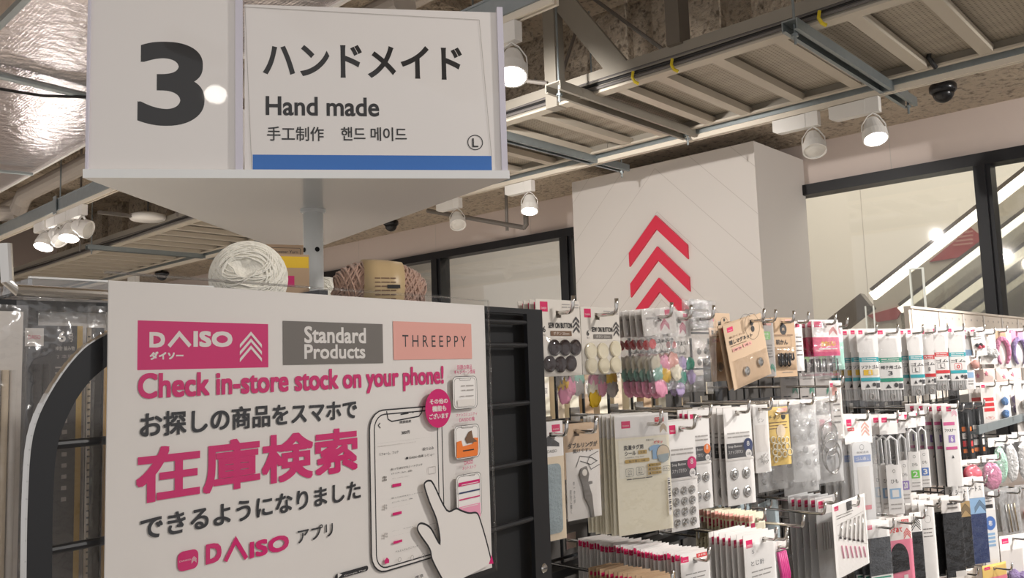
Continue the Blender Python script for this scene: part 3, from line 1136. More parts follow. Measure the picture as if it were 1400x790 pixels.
pts = [(3.35 + 0.16 * math.cos(t * 0.52), 6.3 + 0.05 * math.sin(t), 3.18 + 0.16 * math.sin(t * 0.52)) for t in range(13)]
mb.tube(pts, 0.014, 'cable_black', 6)
mb.tube([(3.35, 6.3, 3.35), (3.36, 6.32, 3.1), (3.45, 6.3, 3.05)], 0.012, 'pipe_white', 6)
tag(mb.build('cable_loop'), 'coiled black cable hanging above the tray under the sign', 'cable')

# ================================================================== CATEGORY SIGN
SZ = 1.80
SA, SB, SAP = onZ(113, 243, SZ), onZ(697, 244, SZ), onZ(405, 349, SZ)
sang = math.atan2(SB.y - SA.y, SB.x - SA.x)
SP = Plane(SA.x, SA.y, sang)
sign = empty('category_sign', (SA.x, SA.y, SZ), (0, 0, sang))
tag(sign, 'white three-sided aisle sign marked 3 Hand made, on a pole above the rack', 'sign')
SW = (SB - SA).length
inv = Matrix.Rotation(-sang, 3, 'Z')
ap = inv @ (SAP - SA)
mb = MB()
# tray: triangular plate with a raised lip
tri = [(0, 0), (SW, 0), (ap.x, ap.y)]
k = 0.011
mb.add([(p[0], p[1], 0) for p in tri] + [(p[0], p[1], k) for p in tri], [(2, 1, 0), (3, 4, 5), (0, 1, 4, 3), (1, 2, 5, 4), (2, 0, 3, 5)], 'tray_white')
mb.build('tray', sign)
pole_w = onZ(428, 287, SZ)
pl = inv @ (pole_w - SA)
mb = MB()
mb.tube([(pl.x, pl.y, 1.6205 - SZ), (pl.x, pl.y, 0.0)], 0.0148, 'pole_grey', 24)
mb.lathe([(0.019, -0.003), (0.019, 0.0)], 'pole_grey', Matrix.Translation((pl.x, pl.y, 0)), 24)
mb.lathe([(0.0155, -0.006), (0.019, -0.003)], 'pole_grey', Matrix.Translation((pl.x, pl.y, 0)), 24)
po = mb.build('pole', sign, True)
mb = MB()
to_cam = (inv @ (EYE - pole_w))
base = math.atan2(to_cam.y, to_cam.x)
hz = -0.062
for da in (R_(22), R_(-62)):
    an = base + da
    d = Vector((math.cos(an), math.sin(an), 0))
    M = Matrix.Translation(Vector((pl.x, pl.y, hz)) + d * 0.01485) @ d.to_track_quat('Z', 'Y').to_matrix().to_4x4()
    mb.lathe([(0.0037, 0.0), (0.0037, 0.0003)], 'hole', M, 16)
mb.build('screw_hole', po)


def sl(px, py):
    s, z = SP(px, py)
    return s, z - SZ


def slab(mb, px0, py_t, px1, mat, y0, y1, zb=0.0):
    (s0, _), (s1, _) = sl(px0, 200), sl(px1, 200)
    zt = sl((px0 + px1) / 2, py_t)[1]
    mb.box((s0, y0, zb), (s1, y1, zt), mat)


card_top = -9
mb = MB()
slab(mb, 118, -16, 329, 'sign_card', 0.008, 0.012, k)
A = Art(mb, sl, 0.008)
A.text('3', 185, 169, 278, 55, 'sign_ink', 0.014, 12, 0.018)
lc = mb.build('number_card', sign)
mb = MB()
slab(mb, 333, 8, 686, 'sign_card', 0.008, 0.012, k)
A = Art(mb, sl, 0.008)
A.rect(344, 233, 673, 211, 'sign_blue')
A.text('ハンドメイド', 358, 101, 632, 61, 'sign_ink', 0.0, 8, 0.026)
A.text('Hand made', 362, 155, 518, 131, 'sign_ink', 0.0, 8, 0.022)
A.text('手工制作', 364, 190, 442, 171, 'sign_ink', 0.01, 6)
A.text('핸드 메이드', 466, 190, 556, 172, 'sign_ink', 0.012, 6)
x, z = sl(650.5, 192.5)
A.ring(650.5, 192.5, 0.0098, 0.0011, 'sign_ink', 28)
A.text('L', 646.5, 199, 654.5, 187, 'sign_ink', 0.02)
A.stroke([(343, 233), (333.5, 5)], 0.0006, 'lgrey')
A.stroke([(333.5, 6), (656, 24)], 0.0006, 'lgrey')
A.stroke([(656, 24), (673, 212)], 0.0006, 'lgrey')
mb.build('name_card', sign)
for x0, yt_, x1, y1_ in ((321, -16, 331, 0.008), (686, 8, 694, 0.016), (115, -16, 118.5, 0.016)):
    mb = MB()
    slab(mb, x0, yt_, x1, 'sign_edge', 0.004, y1_, k)
    mb.build('clear_edge', sign)
# the two rear faces of the prism
for a, b_ in (((SW - 0.006, 0.02), (ap.x + 0.004, ap.y - 0.02)), ((0.008, 0.02), (ap.x - 0.004, ap.y - 0.02))):
    mb = MB()
    mb.bar((a[0], a[1], 0.12), (b_[0], b_[1], 0.12), 0.003, 0.216, 'sign_card')
    mb.build('rear_card', sign)

# a second lit spotlight of the shop, the one mirrored in the sign card
nrm = SP.n
hit = SP.o + SP.e * SP(293, 124)[0]
hit = Vector((hit.x, hit.y, SP(293, 124)[1]))
dv = (hit - EYE).normalized()
rf = dv - nrm * 2 * dv.dot(nrm)
tt = (2.72 - hit.z) / rf.z if rf.z > 0.05 else 4.0
pt = hit + rf * tt
spotlight(pt.x, pt.y, pt.z + 0.2, (SP.o + SP.e * 0.3 + Vector((0, 0, 1.5)) - pt).normalized() + Vector((0, 0, -0.55)), True, 'lit white spotlight behind the camera, mirrored in the glossy sign card', R=0.05, watt=0)

# ================================================================== RACK WITH END PANEL
dd = ray(735, 600)
hd = math.hypot(dd.x, dd.y)
PA = R_(6.2)
PP = Plane(dd.x / hd * 0.92, dd.y / hd * 0.92, PA)
panel = empty('wire_panel', (PP.o.x, PP.o.y, 0), (0, 0, PA))
tag(panel, 'black wire side panel with one rounded corner, carrying the stock-search poster', 'panel')
mb = MB()
so = PP(746, 640)[0]
sr = PP(722.5, 580)[0]
ztop = PP(727, 423)[1]
zri = PP(700, 441)[1]
outer = [PP(*p) for p in ((31, 830), (31, 790), (33, 682), (40, 596), (63, 539), (102, 485), (142, 457))]
inner = [PP(*p) for p in ((68, 830), (68, 790), (69.5, 682), (74, 619), (85, 579), (108, 536), (142, 502))]
sl0 = outer[0][0]
# continue the bend up to the top bar
a = outer[-1]
outer += [(a[0] + (0.05), a[1] + 0.025), (a[0] + 0.09, ztop - 0.006), (a[0] + 0.13, ztop)]
b0 = inner[-1]
inner += [(b0[0] + 0.045, b0[1] + 0.028), (b0[0] + 0.09, b0[1] + 0.045), (b0[0] + 0.13, b0[1] + 0.05)]

def smooth(pts):
    out = []
    for i in range(len(pts) - 1):
        a0, a1, a2, a3 = pts[max(i - 1, 0)], pts[i], pts[i + 1], pts[min(i + 2, len(pts) - 1)]
        for t in (0, 0.25, 0.5, 0.75):
            out.append(tuple(0.5 * (2 * a1[c] + (a2[c] - a0[c]) * t + (2 * a0[c] - 5 * a1[c] + 4 * a2[c] - a3[c]) * t * t + (3 * a1[c] - a0[c] - 3 * a2[c] + a3[c]) * t ** 3) for c in (0, 1)))
    out.append(pts[-1])
    return out


outer, inner = smooth(outer), smooth(inner)
outer = [(outer[0][0], 0.08)] + outer + [(so, ztop), (so, 0.08)]
inner = [(inner[0][0], 0.08)] + inner + [(sr, inner[-1][1]), (sr, 0.08)]
n = len(outer)
yf, yb = -0.003, 0.002
for i in range(n - 1):
    o0, o1, i1, i0 = outer[i], outer[i + 1], inner[i + 1], inner[i]
    mb.face([(o0[0], yf, o0[1]), (i0[0], yf, i0[1]), (i1[0], yf, i1[1]), (o1[0], yf, o1[1])], 'rack_black')
    mb.face([(o1[0], yb, o1[1]), (i1[0], yb, i1[1]), (i0[0], yb, i0[1]), (o0[0], yb, o0[1])], 'rack_black')
    mb.face([(o0[0], yb, o0[1]), (o0[0], yf, o0[1]), (o1[0], yf, o1[1]), (o1[0], yb, o1[1])], 'rack_black')
    mb.face([(i0[0], yf, i0[1]), (i0[0], yb, i0[1]), (i1[0], yb, i1[1]), (i1[0], yf, i1[1])], 'rack_black')
mb.build('frame', panel)
mb = MB()
for i in range(n - 3):
    p, q = outer[i], outer[i + 1]
    mb.face([(p[0] - 0.0006, yb, p[1]), (p[0] - 0.0006, yf - 0.0006, p[1]), (q[0] - 0.0006, yf - 0.0006, q[1] + 0.0006), (q[0] - 0.0006, yb, q[1] + 0.0006)], 'silver')
    mb.face([(p[0] - 0.0006, yf - 0.0006, p[1]), (p[0] + 0.0006, yf - 0.0006, p[1]), (q[0] + 0.0006, yf - 0.0006, q[1]), (q[0] - 0.0006, yf - 0.0006, q[1] + 0.0006)], 'silver')
mb.build('edge_trim', panel)
for i, py in enumerate((441, 472, 551, 632, 712)):
    z = PP(715, py)[1]
    s0 = sl0 + 0.03
    for j in range(n - 1):
        if inner[j][1] <= z <= inner[j + 1][1]:
            s0 = inner[j][0] + (inner[j + 1][0] - inner[j][0]) * (z - inner[j][1]) / max(1e-6, inner[j + 1][1] - inner[j][1])
            break
    else:
        s0 = inner[-4][0]
    mb = MB()
    mb.tube([(s0 - 0.004, 0, z), (sr + 0.004, 0, z)], 0.0028, 'rack_black', 10)
    mb.build('rung', panel)
mb = MB()
mb.box((PP(560, 600)[0], 0.012, 0.1), (so - 0.002, 0.02, ztop - 0.004), 'rack_dark')
mb.build('back_sheet', panel)
mb = MB()
s, z = PP(740, 776)
M = Matrix.Translation((s, yf, z)) @ Matrix.Rotation(R_(90), 4, 'X')
mb.lathe([(0.0052, 0), (0.0052, 0.001), (0.004, 0.0025), (0.0, 0.003)], 'silver', M, 16)
mb.add([(s - 0.003, yf - 0.0032, z - 0.0006), (s + 0.003, yf - 0.0032, z - 0.0006), (s + 0.003, yf - 0.0032, z + 0.0006), (s - 0.003, yf - 0.0032, z + 0.0006)], [(0, 1, 2, 3)], 'dgrey')
mb.build('screw', panel)

# ---------------------------------------------------------------- poster
PO = Plane(PP.o.x + PP.n.x * 0.012, PP.o.y + PP.n.y * 0.012, PA)
poster = empty('poster', (PO.o.x, PO.o.y, 1.4), (0, 0, PA))
tag(poster, 'stock-search poster with pink headline and phone drawing, in a clear sleeve on the black panel', 'poster')


def pf(px, py):
    s, z = PO(px, py)
    return s, z - 1.4


sx0, sx1 = pf(146, 560)[0], pf(667, 600)[0]
zt, zb = pf(400, 400)[1], pf(668, 777)[1]
mb = MB()
mb.box((sx0, -0.0005, zb), (sx1, 0.0005, zt), 'poster_paper')
A = Art(mb, pf, -0.0005, 0.00006)


def daiso(A, x0, y0, x1, y1, mat, slope=0.0):
    """The shop's wordmark, its A drawn as an open chevron, between lower-left and upper-right pixels."""
    wd = x1 - x0
    f = lambda t: y0 + slope * wd * t
    g = lambda t: y1 + slope * wd * (t - 1)
    A.text('D', x0, f(0), x0 + wd * 0.19, g(0.10), mat, 0.06)
    A.text('ISO', x0 + wd * 0.53, f(0.53), x1, g(0.8), mat, 0.06)
    A.stroke([(x0 + wd * 0.235, f(0.23) - 1.2), (x0 + wd * 0.36, g(0.36) + 2.2), (x0 + wd * 0.49, f(0.49) - 1.2)], (A.to(x1, 600)[0] - A.to(x0, 600)[0]) * 0.045, mat)


A.rect(187, 506, 366, 443, 'pink_ink')
daiso(A, 203.5, 475, 317, 453, 'poster_paper', -0.012)
A.text('ダイソー', 203.7, 492, 250, 480.5, 'poster_paper', 0.05)
A.chev(327, 495, 357, 449, 3, 'poster_paper', 0.52)
A.rect(386, 499, 522, 443, 'poster_grey')
A.text('Standard', 415, 469, 499, 448, 'poster_paper', 0.03)
A.text('Products', 415, 491, 498, 471, 'poster_paper', 0.03)
A.rect(537, 492, 643, 443, 'salmon')
A.text('T H R E E P P Y', 549, 474, 636, 459.5, 'poster_ink', 0.0)
A.text('Check in-store stock on your phone!', 187, 556, 605, 500, 'pink_ink', 0.028, 5)
A.text('お探しの商品をスマホで', 190, 599, 486.5, 545, 'poster_ink', 0.025, 5)
A.text('在庫検索', 184, 690.5, 487, 583, 'pink_ink', 0.032, 6)
A.text('できるようになりました', 190, 739, 491.5, 656, 'poster_ink', 0.025, 5)
A.rrect(241, 782, 269.5, 749, 0.004, 0, None, 'pink_ink')
A.text('DAISO', 243.5, 768.5, 259, 763, 'poster_paper', 0.0)
A.chev(260, 770, 267, 758, 3, 'poster_paper')
daiso(A, 279.5, 771.5, 393, 726, 'pink_ink', -0.135)
A.text('アプリ', 405, 743, 453, 713, 'poster_ink', 0.014)
A.rrect(456, 792, 501, 772.5, 0.002, 0.0004, 'poster_ink', 'poster_ink')
A.text('Google Play', 468, 788, 498, 777, 'poster_paper', 0.0)
A.text('▶', 459.5, 790, 465.5, 781, 'poster_paper', 0.0)
# the drawn phone
A.rrect(506, 786, 601, 554, 0.016, 0.0012, 'poster_ink', 'poster_paper')
A.rrect(512.5, 779, 595, 560, 0.012, 0.0011, 'poster_ink')
A.stroke([(526, 562), (528, 573), (533, 576), (570, 569), (574, 564), (575, 556)], 0.0011, 'poster_ink')
A.stroke([(545, 566.5), (556, 564.6)], 0.0012, 'poster_ink')
A.disc(562, 563.6, 0.0008, 'poster_ink')
A.stroke([(517, 578), (514.5, 581.5), (517.5, 585)], 0.0008, 'poster_ink')
A.text('検索結果', 543.5, 579, 559.5, 573.5, 'poster_ink', 0.01)
A.text('380件', 546, 594, 558, 587.5, 'poster_ink', 0.01)
A.text('店舗在庫の状況は実際と異なる場合があります', 513, 606, 588, 597, 'lgrey', 0.0)
A.text('在庫数は前日の時点のものです', 513, 611, 566, 603, 'lgrey', 0.0)
A.text('リフォーム、フック', 515.5, 623, 541.5, 615.5, 'poster_ink', 0.004)
A.text('絞り込み', 575, 616, 590, 609.5, 'poster_ink', 0.004)
A.text('■ DAISO 在庫 レビュー', 552, 628, 591, 618.5, 'poster_ink', 0.004)
for dy, s1, s2 in ((0, '貼ってはがせるシートフック', '(フック、5cm、6個)'), (38.5, '貼ってはがせるシートフック', '(フック、5.5cm、4個)'), (77, 'アルミニウムＳ字フック(11c', 'm、2個)')):
    sk = 0.09 * dy / 38
    A.text(s1, 531.5, 643 + dy, 574, 633 + dy - sk, 'poster_ink', 0.006)
    A.text(s2, 532, 649 + dy, 560, 641.5 + dy, 'poster_ink', 0.006)
    A.text('税込 100円(110円)', 532.5, 655 + dy, 556, 649.5 + dy, 'lgrey', 0.0)
    A.rect(533, 666 + dy, 545, 659.5 + dy, 'pink_ink')
    A.rrect(582, 648 + dy, 592, 637 + dy, 0.001, 0.0004, 'lgrey')
    for q in range(4):
        A.disc(521.5 + 2.4 * (q % 2), 652 + dy + 3.6 * (q // 2), 0.0009, 'grey' if dy == 0 else 'lgrey')
A.text('アルミニウムミニフック', 535.5, 755, 566, 744, 'poster_ink', 0.004)
A.poly([(520.5, 770), (520.5, 765), (523.5, 761), (526.8, 764), (526.8, 768.5)], 'pink_ink')
A.text('ホーム', 519, 775, 528, 771, 'poster_ink')
for px_, t_ in ((541, 'お気に入り'), (558, 'バーコード'), (573, 'マイページ')):
    A.ring(px_, 764 - (px_ - 541) * 0.17, 0.0018, 0.0005, 'lgrey', 12)
    A.text(t_, px_ - 5, 773 - (px_ - 541) * 0.17, px_ + 5, 769.5 - (px_ - 541) * 0.17, 'lgrey')
A.text('標準', 561, 792, 573, 783, 'poster_ink', 0.01)
# three small phones
for (x0, yb_, x1, yt_, nz_) in ((614, 560, 646, 514, 0), (616, 629, 649, 579, 1), (618.5, 712, 651, 644, 2)):
    A.rrect(x0, yb_, x1, yt_, 0.005, 0.0005, 'poster_ink', 'white')
    A.rrect(x0 + 2, yb_ - 2, x1 - 2, yt_ + 2.5, 0.004, 0.0004, 'grey')
    A.stroke([(x0 + 8, yt_ + 3), (x0 + 9, yt_ + 6), (x1 - 9, yt_ + 5.4), (x1 - 8, yt_ + 2.4)], 0.0005, 'grey')
for dy in (12, 18, 26, 33):
    A.text('━ ━━', 622 + (dy % 5), 514 + dy + 2.5, 641, 514 + dy, 'lgrey')
A.rect(619, 556, 642, 545, 'white2')
A.poly([(617.6, 626), (617.6, 604), (624, 602), (626, 610), (640, 606), (641, 598), (647, 598), (647, 612), (646, 622)], 'orange')
A.poly([(629, 600), (634, 590), (638, 588), (640, 598), (646, 603), (632, 606)], 'brown')
A.rect(626, 617, 641, 613, 'black')
A.rect(620.3, 665, 649, 654, 'pink_ink')
A.rect(624, 663, 647, 657.5, 'white')
A.rect(620.6, 675, 649, 667, 'navy')
A.rect(620.8, 684, 649.2, 676, 'pink_ink')
A.text('ネットストア', 624, 682.5, 646, 677.5, 'white')
A.rect(621, 712, 649.4, 686, 'rose')
A.rect(624, 694, 646, 688, 'white2')
A.text('話題の商品', 617.6, 505.5, 637.8, 498.5, 'pink_ink', 0.006)
A.text('キャンペーン情報', 613.6, 512, 642, 505, 'pink_ink', 0.006)
A.text('ファンコミュニティ', 616, 570, 644.6, 563, 'pink_ink', 0.006)
A.text('DAISOの輪', 620.6, 577, 641.2, 569, 'pink_ink', 0.006)
A.text('DAISO', 627, 635, 639, 628, 'pink_ink', 0.01)
A.text('ネットストア', 624.5, 642.5, 643, 634.5, 'pink_ink', 0.006)
# the pink bubble
cx, cz = pf(591.5, 558)
rw = (pf(609.5, 558)[0] - pf(574, 558)[0]) / 2
A.disc(591.5, 558, rw, 'pink_ink', 1.0, 36)
A.text('その他の', 579.5, 553, 604, 544, 'poster_paper', 0.03)
A.text('機能も', 583, 563, 602, 553.5, 'poster_paper', 0.03)
A.text('ございます', 579, 573.5, 605, 563.5, 'poster_paper', 0.03)
# the drawn hand
hand = [(603, 800), (594.5, 787), (582.6, 764), (579, 749), (565, 728.5), (562.3, 720), (566, 714.5), (573.8, 716), (581.5, 722.3), (593, 742), (589.3, 712), (579, 686), (572.2, 665), (573.2, 658.5), (579, 656.4),
        (584.6, 661.6), (602.3, 696.4), (615.2, 694.3), (623, 697.4), (633.4, 700.5), (643.8, 700.5), (649, 712), (656.7, 738), (664.5, 769)]
sm = []
for i in range(len(hand) - 1):
    p0, p1, p2, p3 = hand[max(i - 1, 0)], hand[i], hand[i + 1], hand[min(i + 2, len(hand) - 1)]
    for t in (0, 0.25, 0.5, 0.75):
        q = []
        for c in (0, 1):
            q.append(0.5 * ((2 * p1[c]) + (-p0[c] + p2[c]) * t + (2 * p0[c] - 5 * p1[c] + 4 * p2[c] - p3[c]) * t * t + (-p0[c] + 3 * p1[c] - 3 * p2[c] + p3[c]) * t ** 3))
        sm.append(tuple(q))
sm.append(hand[-1])
y = A.lay()
# filled in pieces so that the concave outline stays clean
from mathutils.geometry import tessellate_polygon
q = [A.to(*p) for p in sm]
tris = tessellate_polygon([[Vector((a, b_, 0)) for a, b_ in q]])
for t in tris:
    f = [q[i] for i in t]
    ar = (f[1][0] - f[0][0]) * (f[2][1] - f[0][1]) - (f[2][0] - f[0][0]) * (f[1][1] - f[0][1])
    if ar < 0:
        f.reverse()
    A.mb.face([(a, y, b_) for a, b_ in f], 'poster_paper')
A.stroke(sm, 0.0017, 'poster_ink')
A.poly([(660, 770), (664, 757), (666.5, 769)], 'pink_ink')
mb.build('paper', poster)
mb = MB()
nx, nz_ = 40, 24
ex = 0.004
for i in range(nx):
    for j in range(nz_):
        def P_(i, j):
            a = sx0 - ex + (sx1 - sx0 + 2 * ex) * i / nx
            b_ = zb - ex + (zt - zb + 2 * ex + 0.003) * j / nz_
            edge = min(i, nx - i, j, nz_ - j)
            yy = -0.0022 - 0.0016 * noise.noise(Vector((a * 14, b_ * 9, 1.7))) * (1 if edge else 0)
            return (a, yy, b_)
        mb.add([P_(i, j), P_(i + 1, j), P_(i + 1, j + 1), P_(i, j + 1)], [(0, 1, 2, 3)], 'sleeve_clear')
mb.box((sx0 - ex, -0.0028, zt + ex), (sx1 + ex, -0.0014, zt + ex + 0.0016), 'clear')
mb.box((sx1 + ex, -0.0028, zb - ex), (sx1 + ex + 0.0012, -0.0014, zt + ex), 'clear')
mb.build('clear_sleeve', poster, True)

# ---------------------------------------------------------------- the double-sided rack itself
YN = 0.86
rack = empty('display_rack', (1.9, 1.05, 0))
tag(rack, 'long black double-sided wire display rack holding all the hanging packs', 'display rack')
mb = MB()
mb.box((-1.2, 0.0, 0.15), (1.35, 0.02, 1.52), 'shade_dark')  # dark sheet put in as the shade seen behind the wire
mb.build('shade_board', rack)
mb = MB()
mb.box((-1.18, -0.12, 1.368), (-0.9, 0.0, 1.379), 'rack_black')
mb.build('ledge', rack)
mb = MB()
for k in range(36):
    x = -1.16 + k * 0.07
    mb.box((x - 0.0018, YN - 1.05 - 0.0018, 0.2), (x + 0.0018, YN - 1.05 + 0.0018, 1.60), 'rack_black')
for k in range(20):
    z = 0.25 + k * 0.0715
    mb.box((-1.17, YN - 1.05 - 0.0055, z), (1.32, YN - 1.05 - 0.0018, z + 0.004), 'rack_black')
mb.build('wire_grid', rack)
for x in (-1.18, -0.36, 0.42, 1.33):
    mb = MB()
    mb.box((x - 0.014, -0.19, 0.0), (x + 0.014, -0.165, 1.56), 'rack_black')
    mb.build('upright', rack)
for z in (1.40, 1.235, 1.06):
    mb = MB()
    mb.box((-1.18, -0.225, z), (-0.36, -0.197, z + 0.012), 'rack_black')
    mb.build('cross_rail', rack)
mb = MB()
mb.box((-1.75, -0.40, 0.0), (1.4, 0.4, 0.14), 'rack_black')
mb.build('base', rack)
mb = MB()
mb.box((-1.70, -0.30, 1.612), (-1.06, 0.16, 1.62), 'rack_black')
mb.box((-1.70, -0.30, 1.0), (-1.67, 0.16, 1.612), 'rack_black')
mb.box((-1.10, -0.19, 1.0), (-1.06, -0.16, 1.612), 'rack_black')
mb.build('top_shelf', rack)
mb = MB()
p0, p1 = onY(40, 391, 0.74), onY(292, 393, 0.74)
z0, z1 = onY(60, 398, 0.74).z, onY(60, 381, 0.74).z
mb.box((p0.x, 0.74, z0), (p1.x, 0.743, z1), 'acrylic')
mb.box((p0.x, 0.743, z0), (p0.x + 0.003, 0.86, z1), 'acrylic')
mb.box((p0.x, 0.7395, z1), (p1.x, 0.7435, z1 + 0.0015), 'pale_edge')
mb.box((p0.x, 0.743, z0), (p1.x, 0.86, z0 + 0.002), 'acrylic')
tag(mb.build('acrylic_tray'), 'clear acrylic tray edge on the rack top, left of the white yarn', 'tray')

# ---------------------------------------------------------------- yarn on the rack top
ST = 1.62


def strands(mb, M, a, b, cnt, rr, mat, seed, amp):
    """loops of yarn wound round a ball about its local x axis, in two crossing directions"""
    r2 = random.Random(seed)
    for c in range(cnt):
        off = -1.15 + 2.3 * (c + r2.uniform(-0.3, 0.3)) / cnt
        A_ = amp * r2.uniform(0.75, 1.0) * (1 if c % 2 else -0.55)
        ph = r2.uniform(-0.5, 0.5)
        lift = 1.0 + 0.018 * (c % 3)
        pts = []
        for i in range(44):
            t = 2 * math.pi * i / 44
            lat = max(-1.38, min(1.38, off + A_ * math.sin(t + ph)))
            k_ = math.cos(lat) ** 0.75
            pts.append(M @ Vector((a * math.sin(lat) * lift, b * k_ * math.cos(t) * lift, b * k_ * math.sin(t) * lift)))
        mb.tube(pts, rr, mat, 5, True)


def yarn_ball(px, py, Y, a, b, mat, lab, seed, rot=0.0, tilt=0.0, band=None):
    c = onY(px, py, Y)
    cz = ST + b * 1.0
    e = empty('yarn_ball', (c.x, c.y, ST))
    tag(e, lab, 'yarn', 'balls of yarn on the rack top')
    M = Matrix.Translation((0, 0, b * 1.012)) @ Matrix.Rotation(rot, 4, 'Z') @ Matrix.Rotation(tilt, 4, 'Y')
    mb = MB()
    prof = [(0.12 * b, -a * 0.8), (0.3 * b, -a * 0.93)] + [(b * 0.955 * math.cos(t) ** 0.75, a * 0.96 * math.sin(t)) for t in [k * 0.2 - 1.2 for k in range(13)]] + [(0.3 * b, a * 0.93), (0.12 * b, a * 0.8)]
    MX = M @ Matrix.Rotation(R_(90), 4, 'Y')
    mb.lathe(prof, mat, MX, 40)
    strands(mb, M, a * 0.975, b * 0.965, (74 if band else 130), (0.0015 if band else 0.0009), mat, seed, 0.55)
    mb.build('wound_yarn', e, True)
    if band:
        mb = MB()
        w_ = a * 0.42
        mb.lathe([(b * 1.03, -w_), (b * 1.055, -w_ * 0.3), (b * 1.055, w_ * 0.3), (b * 1.03, w_)], 'tan_label', MX, 48)
        bd = mb.build('label_band', e, True)
        mb = MB()
        face = Matrix.Rotation(rot, 4, 'Z')
        A2 = Art(mb, lambda u, v: (u, v), -b * 1.065)
        for k in range(6):
            A2.text('━━ ━━━ ━━', -w_ * 0.5, b * (0.75 - k * 0.14), w_ * 0.55, b * (0.79 - k * 0.14), 'brown')
        A2.rect(w_ * 0.1, b * 0.42, w_ * 0.75, b * 0.54, 'black')
        mb.v = [(x, -math.sqrt(max(1e-9, (b * 1.06) ** 2 - min(z - b * 1.012, b) ** 2)) - (abs(y) - b * 1.065), z) for x, y, z in [(x, y, z + b * 0.55) for x, y, z in mb.v]]
        mb.v = [tuple(face @ Vector(p)) for p in mb.v]
        mb.build('band_print', bd)
    return e


yarn_ball(340, 372, 0.86, 0.036, 0.043, 'yarn_white', 'big cream-white ball of soft yarn at the left on the rack top', 3, R_(55), 0.25)
yarn_ball(446, 380, 1.14, 0.052, 0.045, 'yarn_white', 'white yarn ball half hidden behind the sign pole', 5, R_(20), 0.0)
yarn_ball(519, 384, 0.845, 0.060, 0.037, 'yarn_rose', 'dusty-rose yarn ball with a beige paper band on the rack top', 9, R_(-28), 0.06, True)
for (px0, px1, pyt, Y, lab, yel) in ((359, 407, 336, 0.98, 'rear brown kraft yarn label standing between the white balls', False),
                                     (376, 416, 349, 0.93, 'brown kraft yarn label with yellow top, leaning before the pole', True)):
    a, b_ = onY(px0, 380, Y), onY(px1, 380, Y)
    zt_ = onY((px0 + px1) / 2, pyt, Y).z
    w_ = b_.x - a.x
    h_ = zt_ - ST
    mb = MB()
    mb.box((0, 0, 0), (w_, 0.012, h_), 'kraft2')
    A = Art(mb, lambda u, v: (u * w_, v * h_), 0.0)
    if yel:
        A.rect(0.02, 0.80, 0.98, 0.97, 'yellow')
        A.rect(0.36, 0.52, 0.56, 0.68, 'pink')
        A.ring(0.72, 0.22, 0.008, 0.0007, 'ink')
        A.text('い', 0.6, 0.14, 0.84, 0.3, 'ink', 0.01)
    else:
        A.rrect(0.12, 0.62, 0.93, 0.96, 0.002, 0.0006, 'ink')
        A.text('RECYCLED', 0.2, 0.72, 0.86, 0.86, 'ink', 0.01)
        A.text('Polyester Yarn', 0.2, 0.88, 0.86, 0.93, 'ink')
    o = mb.build('yarn_label', None, loc=(a.x, Y, ST), rot=(0, 0, R_(-24)))
    tag(o, lab, 'label')

# ================================================================== HANGING PACKS
ORD = ['front', 'second', 'third', 'fourth', 'fifth', 'sixth', 'seventh', 'eighth', 'ninth', 'tenth', 'eleventh', 'twelfth', 'thirteenth', 'fourteenth', 'fifteenth', 'sixteenth', 'seventeenth',
       'eighteenth', 'nineteenth', 'twentieth', 'twenty-first', 'twenty-second', 'twenty-third', 'twenty-fourth', 'twenty-fifth', 'twenty-sixth', 'twenty-seventh', 'twenty-eighth']
ROWZ = {1: 1.613, 2: 1.472, 3: 1.30, 4: 1.634}


